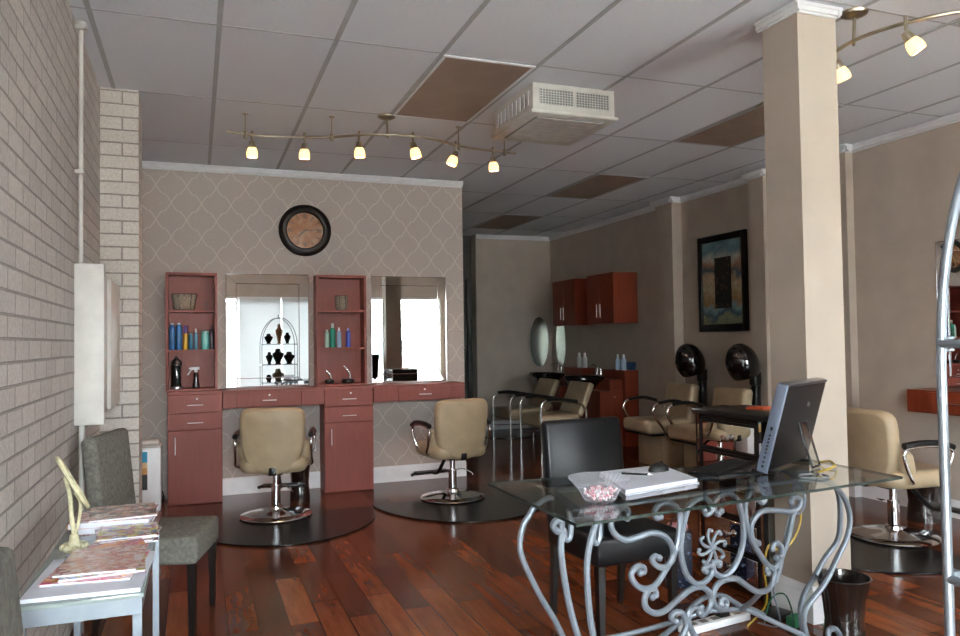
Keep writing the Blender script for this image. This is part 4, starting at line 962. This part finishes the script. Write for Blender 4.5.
def shampoo_unit(label, y, blabel):
    t = thing('shampoo_cabinet', label, 'cabinet', (XR, y, 0), math.radians(90), 'red shampoo station cabinets')
    MB().box(-.28, .28, .002, .2, 0, .95).build('back_cabinet', 'cherryd', t, False)
    MB().box(-.22, .22, .202, .53, 0, .70).box(-.22, .22, .202, .38, .70, .84).build('front_cabinet', 'cherryd', t, False)
    dr = MB().box(-.238, -.2205, .21, .53, .02, .70).build('door', 'cherryd', t, False)
    MB().ball((-.245, .33, .62), .012, 10).build('knob', 'chrome', dr)
    b = thing('shampoo_basin', blabel, 'basin', (XR-.51, y, .842), math.radians(90), 'black shampoo basins')
    # local: +y points toward the chair (-X)
    o = MB(); ol = rrect(.46, .42, .12, 0, 0, 6)
    n = len(ol); rings = []
    for (q, z) in ((1, .0), (1.0, .035), (.96, .045), (.86, .04), (.78, -.02), (.55, -.1), (.3, -.115), (0, -.115)):
        rings.append([o.bm.verts.new((x*q, y_*q+.08*(1-q), z)) for x, y_ in ol] if q else [o.bm.verts.new((0, .08, z))])
    outer = [[o.bm.verts.new((x*q, y_*q+.08*(1-q), z)) for x, y_ in ol] for q, z in ((.84, -.03), (.6, -.125))]
    for A, B in zip(rings, rings[1:]):
        for k in range(n):
            if len(B) == 1: o.bm.faces.new((A[k], A[(k+1) % n], B[0]))
            else: o.bm.faces.new((A[k], A[(k+1) % n], B[(k+1) % n], B[k]))
    for A, B in zip([rings[0]]+outer, outer):
        for k in range(n): o.bm.faces.new((A[k], B[k], B[(k+1) % n], A[(k+1) % n]))
    o.bm.faces.new(outer[-1])
    o.bm.transform(Matrix.Translation((0, .11, .0))); o.build('bowl', mat('basin_black', '0a0a0b', .08, coat=.8), b)
    MB().cyl((-.05, -.1, .06), (-.05, -.1, .1), .02, 12).ball((-.05, -.1, .115), .018, 10).build('tap_knob', 'chrome', b)
    MB().tube([(0.05, -.1, .06), (.05, -.1, .16), (.05, -.04, .18), (.05, .02, .15)], .009, 8, smooth=4).build('faucet', 'chrome', b)
shampoo_unit('red shampoo cabinet, nearer one behind the basin', 8.52, 'black shampoo basin, nearer one')
shampoo_unit('red shampoo cabinet, farther one in the corner', 9.62, 'black shampoo basin, farther one by the corner')
for y, lb in ((9.42, 'white pump bottle, right of the pair on the far red cabinet'), (9.58, 'white pump bottle, left of the pair on the far red cabinet')):
    bottle('pump_bottle', lb, 'bottle', XR-.12, y, .95, .036, .21, 'cfcfd2', 'e8e8ea', .25, group='white bottles on the far cabinet')
for y, lb in ((8.34, 'blue labelled pump bottle, right of the pair on the near red cabinet'), (8.48, 'blue labelled pump bottle, left of the pair on the near red cabinet')):
    bottle('pump_bottle', lb, 'bottle', XR-.15, y, .95, .034, .2, 'a9c4dc', 'd8e2ea', .25, group='blue bottles on the near cabinet')
t = MB().box(-.035, .035, -.14, .14, 0, .1, .004); tag(t.build('blue_box', mat('blue_card', '1c4a78', .5)), 'blue box behind the two blue pump bottles', 'box', loc=(XR-.05, 8.41, .95))
def oval(label, loc, rz):
    t = thing('oval_mirror', label, 'mirror', loc, rz, 'frameless oval mirrors'); n = 40
    MB().prism([(.16*math.cos(2*PI*k/n), .39*math.sin(2*PI*k/n)) for k in range(n)], 0, .008, RX).build('glass', mat('dimmed_mirror', 'a8aca6', .25, 1, var=0), t, False)  # glass greyed and blurred to tone down the window's reflection
    MB().tube([(.16*math.cos(2*PI*k/n), -.004, .39*math.sin(2*PI*k/n)) for k in range(n)], .005, 6, closed=True).build('bevel_edge', 'steel', t)
oval('oval mirror on the far wall at the corner', (5.0, 10.69, 1.32), 0)
oval('oval mirror on the right wall below the far cabinet', (XR-.002, 10.38, 1.32), math.radians(-90))

# painting on right wall
t = thing('framed_painting', 'black framed abstract landscape painting on the right wall', 'painting', (XR, 6.555, 1.925), math.radians(-90))
MB().box(-.355, .355, -.02, -.004, -.485, .485).build('canvas', art_mat(), t, False)
f = MB()
for x0, x1, z0, z1 in ((-.385, -.325, -.515, .515), (.325, .385, -.515, .515), (-.325, .325, .445, .515), (-.325, .325, -.515, -.435)): f.box(x0, x1, -.042, 0, z0, z1, .006)
f.build('frame', 'black', t)
b_ = MB(); b_.box(-.115, .145, -.026, -.0205, -.27, .27)
tt = NT('dark_mosaic'); v_ = tt.obj(); vo = tt.new('ShaderNodeTexVoronoi'); tt.l.new(tt.mapping(v_, (22, 1, 16)), vo.inputs['Vector']); vo.inputs['Scale'].default_value = 1
tt.col(tt.ramp(vo.outputs['Distance'], [(.15, '6a4a30'), (.3, '1c1618'), (.8, '100e12')])); M['mosaic'] = tt.set(.4)
b_.build('dark_panel', 'mosaic', t, False)

# right hand station on the right wall
t = thing('vanity_counter', 'floating red counter on the right wall at the photo edge', 'counter', (XR, 3.70, .78), math.radians(90))
MB().box(-.46, .46, .002, .275, 0, .165).build('body', 'cherryd', t, False)
dr = MB().box(-.2, .3, .2755, .29, .01, .155, .002, 1).build('drawer', 'cherryd', t)
MB().cyl((-.02, .31, .08), (.1, .31, .08), .004).cyl((-.01, .31, .08), (-.01, .29, .08), .003).cyl((.09, .31, .08), (.09, .29, .08), .003).build('handle', 'chrome', dr)
m3 = wall_mirror('tall framed mirror on the right wall over the red counter', 0, .72, .953, 2.04, (XR-.002, 3.73, .953), math.radians(-90))
t = thing('shelf_unit', 'red open shelf unit on the right wall behind the silver rack', 'shelf unit', (XR, 3.12, .95), math.radians(90))
MB().box(-.22, .22, .002, .015, 0, 1.02).build('back_panel', 'cherryd', t, False)
for x in (-.22, .2): MB().box(x, x+.02, .0155, .2, 0, 1.02).build('side_panel', 'cherryd', t, False)
for z in (0, .34, .68, 1.0): MB().box(-.1995, .1995, .0155, .2, z, z+.02).build('shelf', 'cherryd', t, False)

# ------------------------------------------------------------------ etageres with jewellery busts
def etagere(label, loc, rz, W=.6, D=.3):
    t = thing('display_rack', label, 'display rack', loc, rz, 'arched silver display racks')
    for y in (0, -D):
        pts = [(0, y, 0), (0, y, .7), (0, y, 1.22)]+[(W/2-W/2*math.cos(a), y, 1.30+.50*math.sin(a)) for a in [PI*k/12 for k in range(0, 13)]]+[(W, y, 1.22), (W, y, .7), (W, y, 0)]
        MB().tube(pts, .0072, 12, smooth=3).build('arch', 'rack', t)
    for z in (.30, .62, .98, 1.335):
        s_ = MB()
        for y in (0, -D): s_.cyl((.0, y, z), (W, y, z), .005, 8)
        for x in (0, W): s_.cyl((x, 0, z), (x, -D, z), .007, 8)
        for x in (0, W):
            for y in (0, -D): s_.box(x-.008+(.012 if x == 0 else -.012), x+.008+(.012 if x == 0 else -.012), y-.008, y+.008, z-.012, z+.012, .002)
        fr = s_.build('shelf_frame', 'rack', t)
        MB().box(.012, W-.012, -D+.004, -.004, z+.0055, z+.0105).build('shelf_glass', 'glass', fr, False)
    MB().cyl((W/2, 0, 1.8), (W/2, -D, 1.8), .006).ball((W/2, -D/2, 1.84), .014).cyl((W/2, -D/2, 1.8), (W/2, -D/2, 1.84), .005).build('finial', 'rack', t)
    return t
bust_prof = [(0, 0), (.05, 0), (.045, .012), (.038, .02), (.05, .05), (.082, .11), (.092, .14), (.085, .158), (.055, .172), (.045, .185), (.043, .21), (.03, .222), (0, .226)]
def bust(label, x, y, z, s_, m, tall=1, wx=1, rz=0):
    t = MB().lathe([(r*s_, z_*s_*tall) for r, z_ in bust_prof], (0, 0, 0), 24, Matrix.Diagonal((wx, .5, 1, 1)))
    tag(t.build('jewelry_bust', m), label, 'jewelry bust', 'necklace busts on the display racks', (x, y, z), rz)
er = etagere('arched silver display rack in the right foreground', (1.065, .834, 0), math.radians(-2))
Mb = mat('black_velvet', '100e0e', .8, var=.1); Mw = wood('carved_wood', '6a4020', '8a5a34', .5)
def on(x, y, lx, ly):
    a = math.radians(-2); return (1.065+x*math.cos(a)-y*math.sin(a), .834+x*math.sin(a)+y*math.cos(a))
def rb(label, lx, z, s_, m, tall=1, wx=1):
    p = on(lx, -.15, 0, 0); bust(label, p[0], p[1], z+.011, s_, m, tall, wx)
rb('tall wooden bust on the top tier of the foreground rack', .31, 1.335, 1.15, Mw, 1.35, .6)
rb('small black bust left on the top tier of the foreground rack', .13, 1.335, .8, Mb)
rb('small black bust right on the top tier of the foreground rack', .45, 1.335, .8, Mb, 1.1, .8)
rb('slim black bust left on the second tier of the foreground rack', .14, .98, .95, Mb, 1, .7)
rb('large black bust in the middle of the second tier', .29, .98, 1.2, Mb, 1, .9)
rb('wide black bust right on the second tier', .48, .98, .95, Mb, 1, 1.1)
rb('grey green bust in the middle of the third tier', .29, .62, 1.25, mat('olive_velvet', '5a5a48', .8), 1, .9)
rb('black bust left on the third tier', .13, .62, .8, Mb)
rb('pink bust right on the third tier', .44, .62, .6, mat('pink_velvet', 'b890a0', .8), 1, 1.2)
etagere('arched silver display rack by the storefront window, seen in the right mirror', (3.42, -.3, 0), 0, .5)
for lx, z, s_, lb in ((.3, 1.335, 1.0, 'black bust on the top tier of the window rack'), (.26, .98, 1.35, 'black bust on the second tier of the window rack'), (.3, .62, 1.3, 'black bust on the third tier of the window rack')):
    bust(lb, 3.42+lx, -.45, z+.011, s_, Mb)

# ------------------------------------------------------------------ light
wd = bpy.data.worlds.new('sky'); SC.world = wd; wd.use_nodes = True; nt = wd.node_tree
bg = nt.nodes['Background']; bg.inputs[0].default_value = (.88, .96, 1.0, 1); bg.inputs[1].default_value = 30
sun = bpy.data.lights.new('sun', 'SUN'); sun.energy = 45; sun.angle = .02; sun.color = (1, .97, .90)
so = bpy.data.objects.new('sun', sun); COL.objects.link(so); so.rotation_euler = Euler((math.radians(-42), 0, math.radians(12)))
for i, (x0, x1) in enumerate(bays):
    ld = bpy.data.lights.new('window_portal', 'AREA'); ld.shape = 'RECTANGLE'; ld.size = x1-x0; ld.size_y = 1.9; ld.cycles.is_portal = True
    lo_ = bpy.data.objects.new('window_portal', ld); COL.objects.link(lo_); lo_.location = ((x0+x1)/2, YS-.2, 1.31); lo_.rotation_euler = (PI/2, 0, 0)

# ------------------------------------------------------------------ camera
cam = bpy.data.cameras.new('camera'); cam.sensor_width = 36; cam.lens = 755.77/960*36; cam.clip_start = .05; cam.clip_end = 200
co = bpy.data.objects.new('camera', cam); COL.objects.link(co); SC.camera = co
yaw, pitch, roll = .359908, .02999, -.01425
cy, sy, cp, sp, cr, sr = math.cos(yaw), math.sin(yaw), math.cos(pitch), math.sin(pitch), math.cos(roll), math.sin(roll)
f_ = Vector((sy*cp, cy*cp, sp)); r0 = Vector((cy, -sy, 0)); u0 = r0.cross(f_)
r1 = cr*r0+sr*u0; u1 = -sr*r0+cr*u0
mw = Matrix((( r1.x, u1.x, -f_.x, 0), (r1.y, u1.y, -f_.y, 0), (r1.z, u1.z, -f_.z, 1.35), (0, 0, 0, 1)))
co.matrix_world = mw
vs = SC.view_settings; vs.view_transform = 'Standard'; vs.look = 'None'; vs.exposure = 1.02; vs.gamma = 1; vs.use_curve_mapping = False
SC.cycles.use_denoising = True; SC.cycles.max_bounces = 16; SC.cycles.transparent_max_bounces = 24; SC.cycles.diffuse_bounces = 10
SC.cycles.sample_clamp_indirect = 6
